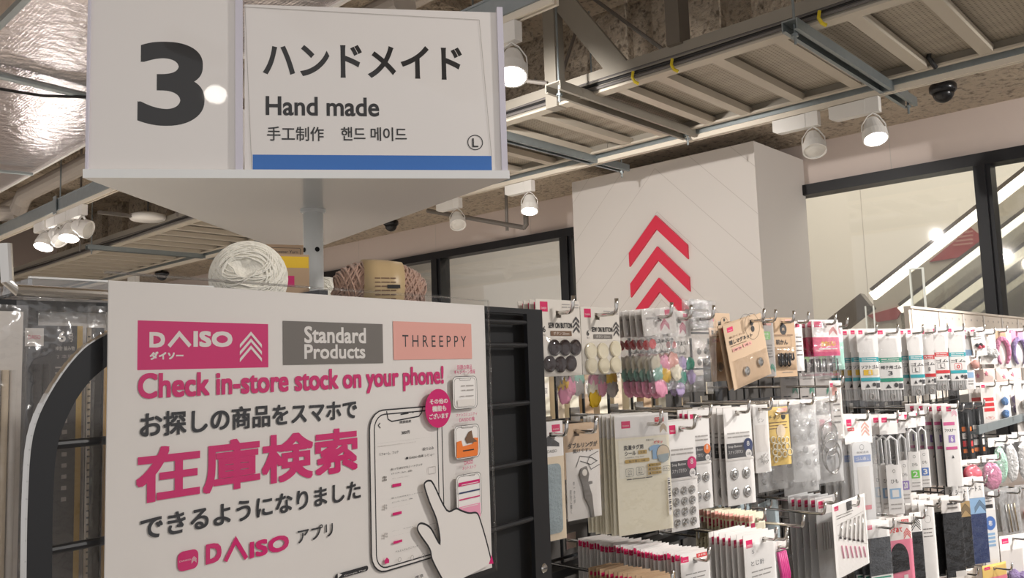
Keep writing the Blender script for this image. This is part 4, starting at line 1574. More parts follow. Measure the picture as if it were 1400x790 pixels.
class Card:
    """One hanging card or bag. (u, v) run 0..1 across and from the top down; the hole sits at the local origin."""

    def __init__(self, W, H, hu, hv):
        self.W, self.H, self.hu, self.hv = W, H, hu, hv
        self.mb = MB()
        self.a = Art(self.mb, self.xy, 0.0)
        self.kids = []

    def xy(self, u, v):
        return ((u - self.hu) * self.W, (self.hv - v) * self.H)

    def sheet(self, mat, v1=1.0, t=0.0012, u0=0.0, u1=1.0, slot=True, hw=0.0046, hh=0.0042):
        """Card stock with a punched slot round the hook."""
        x0, zt = self.xy(u0, 0)
        x1, zb = self.xy(u1, v1)
        hw = min(hw, (x1 - x0) * 0.3)
        if not slot or x0 > -hw or x1 < hw or zt < hh * 1.2:
            self.mb.box((x0, 0, zb), (x1, t, zt), mat)
        else:
            xs, zs = [x0, -hw, hw, x1], [zb, -hh, hh, zt]
            for i in range(3):
                for j in range(3):
                    if i == 1 and j == 1:
                        continue
                    self.mb.face([(xs[i], 0, zs[j]), (xs[i + 1], 0, zs[j]), (xs[i + 1], 0, zs[j + 1]), (xs[i], 0, zs[j + 1])], mat)
                    self.mb.face([(xs[i], t, zs[j + 1]), (xs[i + 1], t, zs[j + 1]), (xs[i + 1], t, zs[j]), (xs[i], t, zs[j])], mat)
            for a, b in (((x0, zb), (x1, zb)), ((x1, zb), (x1, zt)), ((x1, zt), (x0, zt)), ((x0, zt), (x0, zb)), ((-hw, -hh), (-hw, hh)), ((-hw, hh), (hw, hh)), ((hw, hh), (hw, -hh)), ((hw, -hh), (-hw, -hh))):
                self.mb.face([(a[0], 0, a[1]), (a[0], t, a[1]), (b[0], t, b[1]), (b[0], 0, b[1])], mat)
        self.t = t

    def r(self, u0, v0, u1, v1, mat):
        self.a.rect(u0, v1, u1, v0, mat)

    def tx(self, s, u0, v0, u1, v1, mat, bold=0.0):
        self.a.text(s, u0, v1, u1, v0, mat, bold, 2)

    def logo(self, u, v, w=0.16, h=None, mat='hot'):
        h = h or w * self.W / self.H * 1.0
        self.r(u, v, u + w, v + h, mat)
        self.tx('DAISO', u + w * 0.15, v + h * 0.55, u + w * 0.85, v + h * 0.75, 'white')

    def chev(self, u0, v0, u1, v1, mat, n=3):
        self.a.chev(u0, v1, u1, v0, n, mat)

    def lines(self, u0, v0, u1, n, dv, mat='grey', s='━━━ ━━ ━━━━'):
        for k in range(n):
            self.tx(s, u0, v0 + k * dv, u1 - 0.05 * (k % 2), v0 + k * dv + dv * 0.28, mat)

    def kid(self, name, mb, smooth=False, label=None):
        self.kids.append((name, mb, smooth, label))

    def film(self, mat='clear', v0=0.0, v1=1.0, u0=0.0, u1=1.0, d=0.003, seed=0, name='clear_sleeve', nx=8, nz=10, amp=0.0011, base=0.0012):
        mb = MB()
        k = 0
        for i in range(nx + 1):
            for j in range(nz + 1):
                u = u0 + (u1 - u0) * i / nx
                v = v0 + (v1 - v0) * j / nz
                x, z = self.xy(u, v)
                e = max(0.0, math.sin(math.pi * i / nx)) ** 0.5 * max(0.0, math.sin(math.pi * j / nz)) ** 0.5
                y = -base - d * e - amp * (noise.noise(Vector((x * 60, z * 40, seed))) + 0.7)
                mb.v.append((x, min(y, -0.0006), z))
        for i in range(nx):
            for j in range(nz):
                a = i * (nz + 1) + j
                mb.f.append((a, a + 1, a + nz + 2, a + nz + 1))
                mb.m.append(mat)
        self.kid(name, mb, True)

    def round3(self, name, u, v, prof, mat, n=18, label=None, lift=0.0):
        """A turned piece facing the shopper: profile of (radius, height towards the viewer)."""
        x, z = self.xy(u, v)
        mb = MB()
        mb.lathe(prof, mat, Matrix.Translation((x, -0.0008 - lift, z)) @ Matrix.Rotation(R_(90), 4, 'X'), n)
        self.kid(name, mb, False, label)


def dupe(root, loc, rot):
    r = root.copy()
    COL.objects.link(r)
    r.location = loc
    r.rotation_euler = rot
    for ch in root.children:
        c = ch.copy()
        COL.objects.link(c)
        c.parent = r
    return r


def hook(x, y_tip, z, label, y_back=None, up=0.019):
    y_back = YN - 0.004 if y_back is None else y_back
    mb = MB()
    L = y_back - y_tip
    pts = [(0, L, 0), (0, 0.006, 0), (0, 0.0025, 0.0012), (0, 0.0006, 0.005), (0, 0, 0.009), (0, -0.001, up)]
    mb.tube(pts, 0.0024, 'chrome', 12)
    t = mb.build('display_hook', None, True, (x, y_tip, z))
    tag(t, label, 'hook', 'chrome display hooks')
    m2 = MB()
    m2.box((-0.012, L - 0.003, -0.012), (0.012, L, 0.012), 'chrome')
    m2.build('back_plate', t)
    return t


NP = [0]


def pack(name, cat, desc, q, art, yaw=0.0, roll=0.0, Y=0.622, row=1, n=0, dY=0.008, hu=0.5, hookup=True, short=None, tip=0.02, jit=1.0, sz=None, dx=0.0, hv=None):
    xl, yt, xr, yb = q
    xc, yc = (xl + xr) / 2, (yt + yb) / 2
    c = onY(xc, yc, Y)
    P = Plane(c.x, c.y, R_(yaw))
    s0, s1 = P(xl, yc)[0], P(xr, yc)[0]
    zt, zb = P(xc, yt)[1], P(xc, yb)[1]
    W, H = s1 - s0, zt - zb
    zr = ROWZ.get(row, row)
    v = (zt - zr) / H
    if hv is not None:
        v = hv
    if not 0.03 < v < 0.3:
        v = max(0.035, min(0.2, 0.012 / H))
    zr = zt - v * H
    off = s0 + hu * W
    hx, hy = c.x + P.e.x * off, c.y + P.e.y * off
    card = Card(W, H, hu, v)
    art(card)
    root = card.mb.build(name, None, False, (hx, hy, zr), (0, R_(-roll), R_(yaw)))
    for nm, mb, sm, lb in card.kids:
        o = mb.build(nm, root, sm)
        if lb:
            o['label'] = lb
    NP[0] += 1
    grp = (short or desc)
    tag(root, ('front ' + desc) if n else desc, cat, grp if n else None)
    for k in range(1, n + 1):
        j = lambda a: rnd.uniform(-a, a) * jit
        r = dupe(root, (hx + j(0.0012) + dx * k, hy + dY * k, zr + j(0.0008)), (j(0.006), R_(-roll) + j(0.02), R_(yaw) + j(0.02)))
        tag(r, '%s, %s on its hook' % (desc, ORD[k]), cat, grp)
    if hookup:
        hook(hx, hy - tip, zr + 0.0042 - 0.0026 - 0.0002, 'chrome hook through the ' + (short or desc))
    return root


# ---- small shared shapes
def prof_button(r):
    return [(r, 0.0), (r, 0.0018), (r * 0.9, 0.0027), (r * 0.72, 0.0022), (r * 0.5, 0.0020), (0.0, 0.0022)]


def prof_snap(r):
    return [(r, 0.0), (r, 0.0006), (r * 0.86, 0.0012), (r * 0.62, 0.0010), (r * 0.55, 0.0022), (r * 0.4, 0.0030), (r * 0.22, 0.0030), (r * 0.2, 0.0016), (0, 0.0015)]


def buttons(mat, dark):
    def art(c):
        c.sheet('paper')
        c.logo(0.09, 0.03, 0.17, 0.13)
        c.tx('━━━ ━━━', 0.58, 0.05, 0.97, 0.065, 'lgrey')
        c.tx('━━ ━━━━', 0.58, 0.085, 0.97, 0.1, 'lgrey')
        c.tx('SEW ON BUTTON', 0.26, 0.30, 0.80, 0.375, 'ink', 0.03)
        c.tx('6', 0.13, 0.35, 0.19, 0.43, 'ink', 0.02)
        c.tx('個入', 0.13, 0.45, 0.2, 0.475, 'grey')
        c.r(0.30, 0.41, 0.78, 0.475, 'brown' if dark else 'grey')
        c.tx('ボタン 25mm', 0.36, 0.423, 0.72, 0.462, 'paper')
        c.chev(0.82, 0.18, 0.97, 0.44, 'dgrey')
        c.film('clear', 0.5, 1.0, d=0.0045, seed=3, name='button_pocket')
        r = c.W * 0.115
        for i, (u, v) in enumerate(((0.36, 0.63), (0.60, 0.63), (0.84, 0.63), (0.24, 0.84), (0.48, 0.85), (0.72, 0.84)) if dark else ((0.2, 0.66), (0.5, 0.66), (0.84, 0.63), (0.2, 0.87), (0.52, 0.88), (0.82, 0.87))):
            c.round3('button', u, v, prof_button(r * (1.1 if dark else 1.2)), mat)
    return art


pack('button_card', 'button card', 'SEW ON BUTTON card with six brown buttons', (734, 410, 794, 514), buttons('button_brown', True), -3, n=3, dY=0.0085, tip=0.022, short='SEW ON BUTTON card with brown buttons')
pack('button_card', 'button card', 'SEW ON BUTTON card with six cream buttons', (795, 420, 848, 511), buttons('button_cream', False), -3, n=2, dY=0.0085, Y=0.628, hu=0.42, tip=0.03, short='SEW ON BUTTON card with cream buttons')


def flowerbag(cols, seed):
    def art(c):
        c.sheet('white2', 0.32, 0.0008)
        c.logo(0.68, 0.03, 0.2, 0.09)
        c.chev(0.5, 0.12, 0.78, 0.28, 'pink')
        c.tx('━━━━ ━━', 0.1, 0.1, 0.6, 0.125, 'lgrey')
        c.a.disc(0.22, 0.42, c.W * 0.10, 'red')
        c.a.poly([(0.16, 0.42), (0.22, 0.35), (0.28, 0.42)], 'red')
        c.tx('フェルト', 0.34, 0.37, 0.86, 0.42, 'ink', 0.03)
        c.a.ring(0.55, 0.47, c.W * 0.12, 0.0006, 'ink')
        c.tx('Beads', 0.4, 0.5, 0.7, 0.54, 'ink')
        r2 = random.Random(seed)
        for i in range(7):
            mb = MB()
            u, v = 0.24 + 0.26 * (i % 3) + r2.uniform(-.08, .08), 0.66 + 0.14 * (i // 3) + r2.uniform(-.03, .03)
            x, z = c.xy(u, v)
            mb.ball((x, -0.0022 - 0.0002 * i, z), min(c.W * 0.19, 0.012), r2.choice(cols), 22, 7, 0.5, 3.2, (1, 0.15, 1))
            c.kid('felt_flower', mb, True)
        c.film('crinkle', 0.0, 1.0, d=0.0035, seed=seed, nx=10, nz=16, base=0.002, amp=0.0014)
        c.film('clear', 0.0, 1.0, d=-0.0015, seed=seed + 2, name='back_film', base=-0.003, amp=0)
    return art


CA = ('yellow', 'rose', 'mint', 'cream', 'salmon')
pack('bead_bag', 'felt bag', 'clear bag of pink and yellow felt flowers', (880, 421, 926, 535), flowerbag(CA, 11), -8, 5, n=5, dY=0.0105, tip=0.02, jit=1.6)
pack('bead_bag', 'felt bag', 'clear bag of green and rose felt flowers', (915, 425, 946, 537), flowerbag(('mint', 'green', 'rose', 'lilac'), 21), -8, 0, n=1, dY=0.01, Y=0.634)


def crinkle_snap(c):
    c.sheet('milk', 0.3, 0.0006)
    c.tx('━━━━', 0.1, 0.1, 0.8, 0.13, 'lgrey')
    for v in (0.56, 0.68):
        c.round3('snap', 0.62, v, prof_snap(0.005), 'silver')
    c.film('crinkle', 0.0, 1.0, d=0.006, seed=31, nx=12, nz=18, base=0.002, amp=0.004)


pack('snap_bag', 'snap bag', 'tall crinkled clear bag with two metal snaps', (945, 410, 977, 535), crinkle_snap, -10, -2, n=1, dY=0.012)


def kraft_magnet(c):
    c.sheet('kraft')
    c.logo(0.08, 0.05, 0.15, 0.075)
    c.a.ring(0.72, 0.16, c.W * 0.19, 0.0006, 'ink')
    for v in (0.1, 0.2):
        c.a.disc(0.72, v, c.W * 0.045, 'ink')
    c.tx('●かくれる', 0.1, 0.19, 0.5, 0.225, 'brown')
    c.tx('隠しマグネット', 0.08, 0.25, 0.68, 0.32, 'ink', 0.025)
    c.tx('━━━━━━━', 0.1, 0.34, 0.5, 0.35, 'brown')
    c.r(0.12, 0.38, 0.36, 0.435, 'salmon')
    c.r(0.4, 0.37, 0.62, 0.425, 'salmon')
    c.tx('12㎜×2㎜', 0.14, 0.39, 0.34, 0.425, 'ink')
    c.tx('2組入', 0.43, 0.38, 0.6, 0.415, 'ink')
    c.round3('magnet', 0.36, 0.79, [(0.0075, 0), (0.0075, 0.0022), (0.0066, 0.003), (0.003, 0.0034), (0, 0.003)], 'silver', 20)
    c.round3('magnet', 0.74, 0.74, [(0.0075, 0), (0.0075, 0.0022), (0.0066, 0.003), (0.003, 0.0034), (0, 0.003)], 'silver', 20)
    c.film('clear', 0.56, 0.99, 0.1, 0.99, d=0.003, seed=41, name='magnet_pocket')


pack('magnet_card', 'magnet card', 'straight-hung kraft card with a round magnet', (971, 428, 1000, 521), kraft_magnet, -5, 0, Y=0.668, short='plain kraft card behind the tilted magnet card', hookup=False)
pack('magnet_card', 'magnet card', 'tilted kraft card with two round magnets and Japanese title', (990, 432, 1044, 520), kraft_magnet, -6, 12, Y=0.624, n=1, dY=0.009, hu=0.72, tip=0.022, short='tilted kraft magnet card')


def greenlabel(c):
    c.sheet('lgrey')
    c.logo(0.6, 0.03, 0.28, 0.08, 'salmon')
    c.r(0.3, 0.22, 0.78, 0.36, 'neongreen')
    c.tx('抗菌', 0.4, 0.24, 0.68, 0.285, 'white')
    c.tx('加工', 0.4, 0.3, 0.68, 0.345, 'white')
    c.lines(0.25, 0.45, 0.85, 5, 0.05)
    c.chev(0.62, 0.76, 0.95, 0.93, 'green')
    c.tx('━━ ━━', 0.1, 0.95, 0.5, 0.97, 'ink')
    c.film('clear', d=0.003, seed=51)


pack('label_pack', 'pack', 'pale grey pack with a green square label', (1035, 436, 1059, 515), greenlabel, -12, n=1, dY=0.009)


def clasps(c):
    c.sheet('kraft2')
    c.a.disc(0.5, 0.2, c.W * 0.15, 'ink')
    c.tx('黒', 0.44, 0.175, 0.56, 0.225, 'kraft')
    c.r(0.6, 0.03, 0.95, 0.08, 'salmon')
    c.tx('━━━━ ━━', 0.1, 0.29, 0.9, 0.305, 'brown')
    c.a.rrect(0.06, 0.5, 0.8, 0.32, 0.002, 0.0004, 'ink')
    c.tx('前かん', 0.16, 0.46, 0.66, 0.37, 'ink', 0.02)
    for i in range(7):
        mb = MB()
        x, z = c.xy(0.25 + 0.17 * (i % 4), 0.66 + 0.1 * (i // 4))
        mb.tube([(x - 0.004, -0.003, z - 0.005), (x - 0.004, -0.003, z + 0.004), (x + 0.003, -0.003, z + 0.005), (x + 0.004, -0.003, z - 0.004), (x, -0.003, z - 0.006)], 0.0018, 'clasp_black', 6)
        c.kid('clasp', mb, True)
    c.lines(0.35, 0.92, 0.8, 1, 0.04)
    c.film('clear', 0.5, 0.88, d=0.006, seed=61, name='clasp_pocket')


pack('clasp_card', 'clasp card', 'kraft card with black plastic front clasps', (1056, 434, 1088, 515), clasps, -12, n=1, dY=0.012)


def narrow_white(c):
    c.sheet('white')
    c.logo(0.2, 0.04, 0.5, 0.07)
    c.lines(0.15, 0.3, 0.85, 5, 0.09)
    c.film('clear', 0.2, 1, d=0.004, seed=71)


pack('slim_pack', 'pack', 'slim white pack beside the pink packs on top row', (1087, 440, 1098, 507), narrow_white, -12)


def pinkpack(c):
    c.sheet('white', 0.3)
    c.logo(0.08, 0.03, 0.3, 0.1)
    c.chev(0.62, 0.1, 0.95, 0.28, 'red')
    c.mb.box((c.xy(0, 0)[0], 0.0, c.xy(0, 0.62)[1]), (c.xy(1, 0)[0], 0.001, c.xy(0, 0.3)[1]), 'fluff_pinkdot')
    c.tx('かわいい', 0.3, 0.36, 0.85, 0.46, 'yellow', 0.04)
    c.tx('━━━━━ ━━', 0.2, 0.49, 0.9, 0.51, 'white')
    c.r(0.0, 0.55, 1, 0.62, 'pink')
    for i in range(4):
        mb = MB()
        x, z = c.xy(0.18 + 0.22 * i, 0.78)
        mb.tube([(x, -0.002, z + 0.012), (x + 0.001, -0.002, z), (x, -0.002, z - 0.012)], 0.0016, 'clasp_black' if i % 2 else 'dgrey', 6)
        c.kid('pin', mb, True)
    c.tx('DAISO', 0.55, 0.92, 0.9, 0.96, 'pink')
    c.film('crinkle', 0.0, 1.0, d=0.005, seed=81)


pack('pink_pack', 'pack', 'pink pack with white header and red chevrons', (1112, 437, 1148, 517), pinkpack, -18, n=4, dY=0.013)


def greenpack(c):
    c.sheet('white', 0.4)
    c.chev(0.3, 0.1, 0.9, 0.3, 'pink')
    c.mb.box((c.xy(0, 0)[0], 0.0, c.xy(0, 1)[1]), (c.xy(1, 0)[0], 0.001, c.xy(0, 0.4)[1]), 'mint')
    c.film('crinkle', d=0.004, seed=83)


pack('green_pack', 'pack', 'white-topped pale green pack beside the pink packs', (1141, 441, 1153, 505), greenpack, -18, Y=0.66)
# bags hanging lower, behind the button cards
for q, s, lab in (((757, 468, 800, 546), 13, 'bag of felt pieces hanging behind the brown button card'), ((799, 470, 843, 546), 17, 'bag of felt pieces hanging behind the cream button card')):
    pack('bead_bag', 'felt bag', 'clear ' + lab, q, flowerbag(('yellow', 'mint', 'rose', 'cream', 'lilac', 'lgrey'), s), -4, 0, Y=0.70, row=0, tip=0.012)
for q, lab in (((1066, 466, 1090, 545), 'green-labelled'), ((1092, 466, 1112, 545), 'teal-labelled'), ((1114, 470, 1136, 545), 'plain grey')):
    pack('label_pack', 'pack', lab + ' pack hanging low behind the pink packs', q, greenlabel, -12, Y=0.69, row=0, tip=0.012)


# ---- second row
def patch(c):
    c.sheet('white', 0.3)
    c.logo(0.6, 0.03, 0.3, 0.06)
    c.a.poly([(0.2, 0.2), (0.45, 0.12), (0.85, 0.19), (0.85, 0.22)], 'dgrey')
    c.tx('ス', 0.02, 0.2, 0.2, 0.25, 'ink', 0.03)
    c.tx('DAISO', 0.4, 0.24, 0.75, 0.265, 'grey')
    x0, z0 = c.xy(0.0, 1)
    c.mb.box((x0, 0.0, z0), (c.xy(1, 0)[0], 0.0012, c.xy(0, 0.3)[1]), 'beige')
    mb = MB()
    pts = []
    a, b = c.xy(0.04, 0.94), c.xy(0.84, 0.36)
    for cx, cz, s in ((b[0] - .006, b[1] - .006, 0), (a[0] + .006, b[1] - .006, 90), (a[0] + .006, a[1] + .006, 180), (b[0] - .006, a[1] + .006, 270)):
        for k in range(5):
            pts.append((cx + .006 * math.cos(R_(s + 22.5 * k)), cz + .006 * math.sin(R_(s + 22.5 * k))))
    mb.prism(pts, -0.002, -0.0004, 'fabric_blugrey')
    c.kid('fabric_patch', mb)
    c.film('clear', d=0.002, seed=91, base=0.0026)


pack('patch_pack', 'patch pack', 'blue-grey fabric patch in a clear sleeve at the black panel', (734, 576, 772, 740), patch, -6, row=2, Y=0.628, n=1, dY=0.008, hu=0.6, tip=0.022)


def toolcard(c):
    c.sheet('kraft', 0.55)
    x0, z0 = c.xy(0.04, 0.97)
    c.mb.box((x0, -0.0004, z0), (c.xy(0.98, 0)[0], 0.0008, c.xy(0, 0.28)[1]), 'white2')
    c.a.y = -0.0006
    c.r(0.66, 0.06, 0.92, 0.11, 'paper')
    c.tx('DAISO', 0.68, 0.07, 0.9, 0.1, 'pink')
    c.tx('ダブルリングが', 0.1, 0.19, 0.93, 0.245, 'ink', 0.02)
    c.tx('開けやすい', 0.24, 0.255, 0.78, 0.295, 'ink', 0.015)
    c.a.stroke([(0.3, 0.44), (0.42, 0.33), (0.75, 0.36), (0.9, 0.4), (0.72, 0.43), (0.42, 0.38)], 0.0008, 'ink')
    c.a.stroke([(0.95, 0.3), (0.7, 0.34), (0.62, 0.4), (0.72, 0.48), (0.97, 0.44)], 0.0007, 'ink')
    c.tx('キ\nー\nホ\nル\nダ', 0.2, 0.58, 0.25, 0.8, 'ink')
    c.tx('安\n全\nに\n開\nく', 0.1, 0.66, 0.15, 0.9, 'ink')
    mb = MB()
    out = [(0.42, 0.46), (0.56, 0.44), (0.62, 0.52), (0.58, 0.6), (0.7, 0.6), (0.7, 0.625), (0.6, 0.63), (0.68, 0.74), (0.7, 0.86), (0.72, 0.97), (0.64, 0.97), (0.6, 0.86), (0.48, 0.76), (0.44, 0.64), (0.36, 0.52)]
    mb.prism([c.xy(*p) for p in reversed(out)], -0.0035, -0.0008, 'grey')
    x, z = c.xy(0.49, 0.5)
    mb.lathe([(0.004, 0), (0.004, 0.0004)], 'paper', Matrix.Translation((x, -0.0035, z)) @ Matrix.Rotation(R_(90), 4, 'X'), 14)
    c.kid('ring_tool', mb)
    c.film('clear', d=0.003, seed=95, base=0.0036)


pack('tool_card', 'tool card', 'kraft card with a grey key-ring opening tool', (772, 579, 821, 713), toolcard, -8, row=2, Y=0.63, n=2, dY=0.010, hu=0.36, tip=0.03)


def laundry(c):
    c.sheet('cream')
    c.r(0.0, 0.0, 1.0, 0.18, 'white')
    c.r(0.0, 0.18, 1.0, 0.192, 'white2')
    c.r(0.05, 0.21, 0.95, 0.53, 'cream_pale')
    c.logo(0.12, 0.05, 0.16, 0.06)
    c.r(0.74, 0.035, 0.91, 0.075, 'red')
    c.tx('日本製', 0.76, 0.04, 0.89, 0.056, 'white')
    c.chev(0.83, 0.08, 0.96, 0.17, 'tan')
    c.tx('洗濯タグ用', 0.14, 0.255, 0.5, 0.295, 'ink', 0.02)
    c.tx('シール', 0.16, 0.305, 0.36, 0.34, 'ink', 0.02)
    c.r(0.40, 0.305, 0.56, 0.338, 'gold')
    c.tx('文具', 0.43, 0.31, 0.53, 0.332, 'ink')
    c.tx('Laundry Tag Seal', 0.16, 0.352, 0.5, 0.365, 'grey')
    c.a.rrect(0.15, 0.405, 0.6, 0.375, 0.0015, 0, None, 'gold')
    c.tx('貼り直し OK', 0.22, 0.381, 0.52, 0.4, 'ink')
    c.tx('洗濯タグに', 0.55, 0.215, 0.7, 0.232, 'ink')
    c.tx('ピタッ', 0.7, 0.235, 0.86, 0.26, 'red', 0.03)
    c.a.poly([(0.60, 0.29), (0.68, 0.27), (0.78, 0.27), (0.86, 0.29), (0.84, 0.32), (0.8, 0.31), (0.8, 0.39), (0.66, 0.39), (0.66, 0.31), (0.61, 0.32)], 'sky')
    c.a.ring(0.86, 0.35, c.W * 0.125, 0.0006, 'ink')
    c.a.disc(0.86, 0.35, c.W * 0.12, 'beige')
    c.a.poly([(0.75, 0.36), (0.97, 0.35), (0.95, 0.41), (0.86, 0.43), (0.77, 0.41)], 'blugrey')
    for k, (u, v) in enumerate(((0.15, 0.45), (0.34, 0.445))):
        c.a.rrect(u, v + 0.065, u + 0.14, v, 0.0015, 0.0004, 'ink')
        c.tx('○△', u + 0.03, v + 0.01, u + 0.11, v + 0.03, 'ink')
        c.tx('簡単', u + 0.03, v + 0.04, u + 0.11, v + 0.055, 'ink')
    for k in range(3):
        c.r(0.55, 0.425 + k * 0.034, 0.8, 0.45 + k * 0.034, 'gold')
        c.tx('■ 布に貼る', 0.57, 0.43 + k * 0.034, 0.78, 0.446 + k * 0.034, 'ink')
    c.a.rrect(0.83, 0.5, 0.96, 0.46, 0.001, 0.0004, 'ink')
    c.tx('18 枚入', 0.84, 0.47, 0.95, 0.49, 'ink')
    c.tx('━━━ ━━━━━━━━ ━━━━', 0.15, 0.535, 0.62, 0.542, 'ink')
    c.r(0.9, 0.56, 0.95, 0.88, 'white2')
    for k in range(16):
        c.r(0.905, 0.565 + k * 0.018, 0.945, 0.565 + k * 0.018 + 0.004 + 0.004 * (k % 3), 'ink')
    c.film('clear', d=0.0016, seed=99, base=0.0016)


pack('seal_sheet_pack', 'seal pack', 'cream laundry-tag seal pack with blue shirt drawing', (843, 566, 917, 728), laundry, -17, row=2, Y=0.618, n=8, dY=0.0062, tip=0.02, hu=0.62)


def snaps(cols, rows, big, dot, u0=0.2, head='スナップボタン'):
    def art(c):
        c.sheet('white')
        c.r(0, 0.0, 1, 0.005, 'white2')
        c.logo(0.08, 0.04, 0.22, 0.08) if not big else None
        c.tx('━━━━ ━━ ━━━━━', 0.1, 0.26, 0.9, 0.275, 'lgrey')
        c.tx('━━ ━━━━━ ━━━', 0.1, 0.30, 0.9, 0.315, 'lgrey')
        c.r(0.06, 0.37, 0.98, 0.52, 'dgrey')
        c.tx('Snap Button', 0.1, 0.39, 0.6, 0.42, 'white')
        c.tx(head, 0.1, 0.44, 0.62, 0.48, 'white')
        c.a.disc(0.82, 0.40, c.W * 0.17, dot)
        c.tx('8', 0.77, 0.36, 0.87, 0.41, 'white')
        c.a.disc(0.82, 0.49, c.W * 0.11, 'white')
        c.tx('12組', 0.75, 0.475, 0.89, 0.505, 'ink')
        c.r(0.0, 0.53, 1, 0.545, 'white2')
        r = min(c.W * 0.34 / cols, 0.0085)
        for i in range(cols):
            for j in range(rows):
                c.round3('snap', u0 + (0.95 - u0) * (i + 0.4) / cols, 0.6 + 0.38 * (j + 0.45) / rows, prof_snap(r), 'silver', 14)
        c.film('clear', 0.24, 1.0, d=0.0022, seed=101, base=0.0034)
    return art


pack('snap_card', 'snap card', 'white snap card with twelve small snaps and pink dot', (915, 574, 953, 725), snaps(3, 4, False, 'pink', 0.08), -14, row=2, Y=0.612, n=2, dY=0.009, tip=0.022)
pack('snap_card', 'snap card', 'white snap card with an orange dot and four snaps', (944, 560, 972, 696), snaps(2, 2, False, 'orange', 0.1), -14, row=2, Y=0.626, n=2, dY=0.009)
pack('snap_card', 'snap card', 'white snap card with four large snaps and blue dot', (992, 556, 1030, 690), snaps(2, 2, True, 'navy', 0.1), -14, row=2, Y=0.622, n=5, dY=0.0105)


def pins_white(c):
    c.sheet('white')
    c.tx('ピン', 0.3, 0.2, 0.7, 0.26, 'grey')
    c.r(0.1, 0.3, 0.9, 0.7, 'white2')
    r2 = random.Random(5)
    mb = MB()
    for i in range(16):
        x, z = c.xy(0.5 + r2.uniform(-.2, .2), 0.8 + r2.uniform(-.06, .06))
        a = r2.uniform(0, 3.14)
        mb.tube([(x - .004 * math.cos(a), -0.002 - i * 1e-4, z - .004 * math.sin(a)), (x + .004 * math.cos(a), -0.002 - i * 1e-4, z + .004 * math.sin(a))], 0.0004, 'silver', 5)
    c.kid('pins', mb)
    c.film('clear', d=0.0035, seed=111)


pack('pin_pack', 'pin pack', 'narrow white pack of tiny pins left of the yellow ring card', (1031, 553, 1052, 646), pins_white, -16, row=2, n=2, dY=0.010)


def rings(c):
    c.sheet('cardyellow')
    c.r(0.5, 0.02, 0.95, 0.09, 'salmon')
    c.tx('チック', 0.1, 0.14, 0.6, 0.21, 'ink', 0.02)
    c.a.disc(0.75, 0.17, c.W * 0.1, 'ink')
    c.lines(0.1, 0.26, 0.9, 3, 0.05, 'brown')
    c.a.disc(0.6, 0.42, c.W * 0.2, 'beige')
    r2 = random.Random(3)
    for i in range(13):
        x, z = c.xy(0.2 + 0.2 * (i % 4) + r2.uniform(-.05, .05), 0.55 + 0.12 * (i // 4) + r2.uniform(-.03, .03))
        mb = MB()
        t = r2.uniform(-0.4, 0.4)
        mb.tube([(x + 0.005 * math.cos(k * 0.5236), -0.0035 - 0.002 * t * math.cos(k * 0.5236) - (i % 3) * 0.001, z + 0.005 * math.sin(k * 0.5236)) for k in range(12)], 0.0012, 'ivory', 6, True)
        c.kid('plastic_ring', mb, True)
    c.film('clear', d=0.007, seed=121, base=0.003)


pack('ring_card', 'ring card', 'yellow card with cream plastic rings', (1049, 556, 1080, 636), rings, -16, row=2, n=1, dY=0.016)


def clearparts(seed, mat='acrylic', ringy=False):
    def art(c):
        c.sheet('white2', 0.16, 0.0006)
        c.lines(0.2, 0.08, 0.8, 1, 0.05)
        r2 = random.Random(seed)
        if ringy:
            for i, (v, rr) in enumerate(((0.45, 0.30), (0.55, 0.24), (0.68, 0.34), (0.74, 0.26))):
                x, z = c.xy(0.5, v)
                R = c.W * rr
                mb = MB()
                mb.tube([(x + R * math.cos(k * 0.2618), -0.004 - 0.0012 * i, z + R * 1.25 * math.sin(k * 0.2618)) for k in range(24)], 0.0016, 'silver', 8, True)
                c.kid('metal_ring', mb, True)
        else:
            for i in range(12):
                x, z = c.xy(0.2 + 0.3 * (i % 3) + r2.uniform(-.05, .05), 0.3 + 0.16 * (i // 3) + r2.uniform(-.03, .03))
                mb = MB()
                mb.lathe([(0.006, 0), (0.006, 0.002), (0.0035, 0.0035), (0.002, 0.002), (0, 0.002)], 'milk', Matrix.Translation((x, -0.002, z)) @ Matrix.Rotation(R_(90), 4, 'X'), 12)
                c.kid('clear_snap', mb)
        c.film('crinkle', 0.0, 1.0, d=0.008, seed=seed, nx=12, nz=16, base=0.003, amp=0.003)
        c.film('milk2', 0.05, 0.98, d=-0.004, seed=seed + 1, name='back_film', base=-0.0004, amp=0)
    return art


pack('clear_bag', 'clear bag', 'clear bag of see-through plastic snaps', (1082, 546, 1118, 660), clearparts(7), -18, row=2, n=2, dY=0.018)
pack('clear_bag', 'clear bag', 'bulging clear bag of big silver rings', (1114, 541, 1150, 662), clearparts(9, ringy=True), -18, row=2, n=0, Y=0.61)
pack('clear_bag', 'clear bag', 'clear bag hanging low behind the yellow ring card', (1035, 600, 1075, 672), clearparts(19), -10, row=0, Y=0.72, tip=0.012)
pack('clear_bag', 'clear bag', 'clear bag hanging low behind the plastic snap bags', (1070, 610, 1118, 676), clearparts(23), -10, row=0, Y=0.72, tip=0.012)


# ---- third row, near part
def tagpack(c):
    c.sheet('white', 1.0, 0.0006)
    c.logo(0.06, 0.05, 0.22, 0.08)
    c.r(0.55, 0.04, 0.92, 0.1, 'red')
    c.tx('日本製', 0.6, 0.05, 0.87, 0.085, 'white')
    c.lines(0.15, 0.3, 0.85, 6, 0.06)
    c.r(0.0, 0.03, 0.06, 0.12, 'hot')
    c.film('milk', 0.12, 1.0, d=0.002, seed=131)


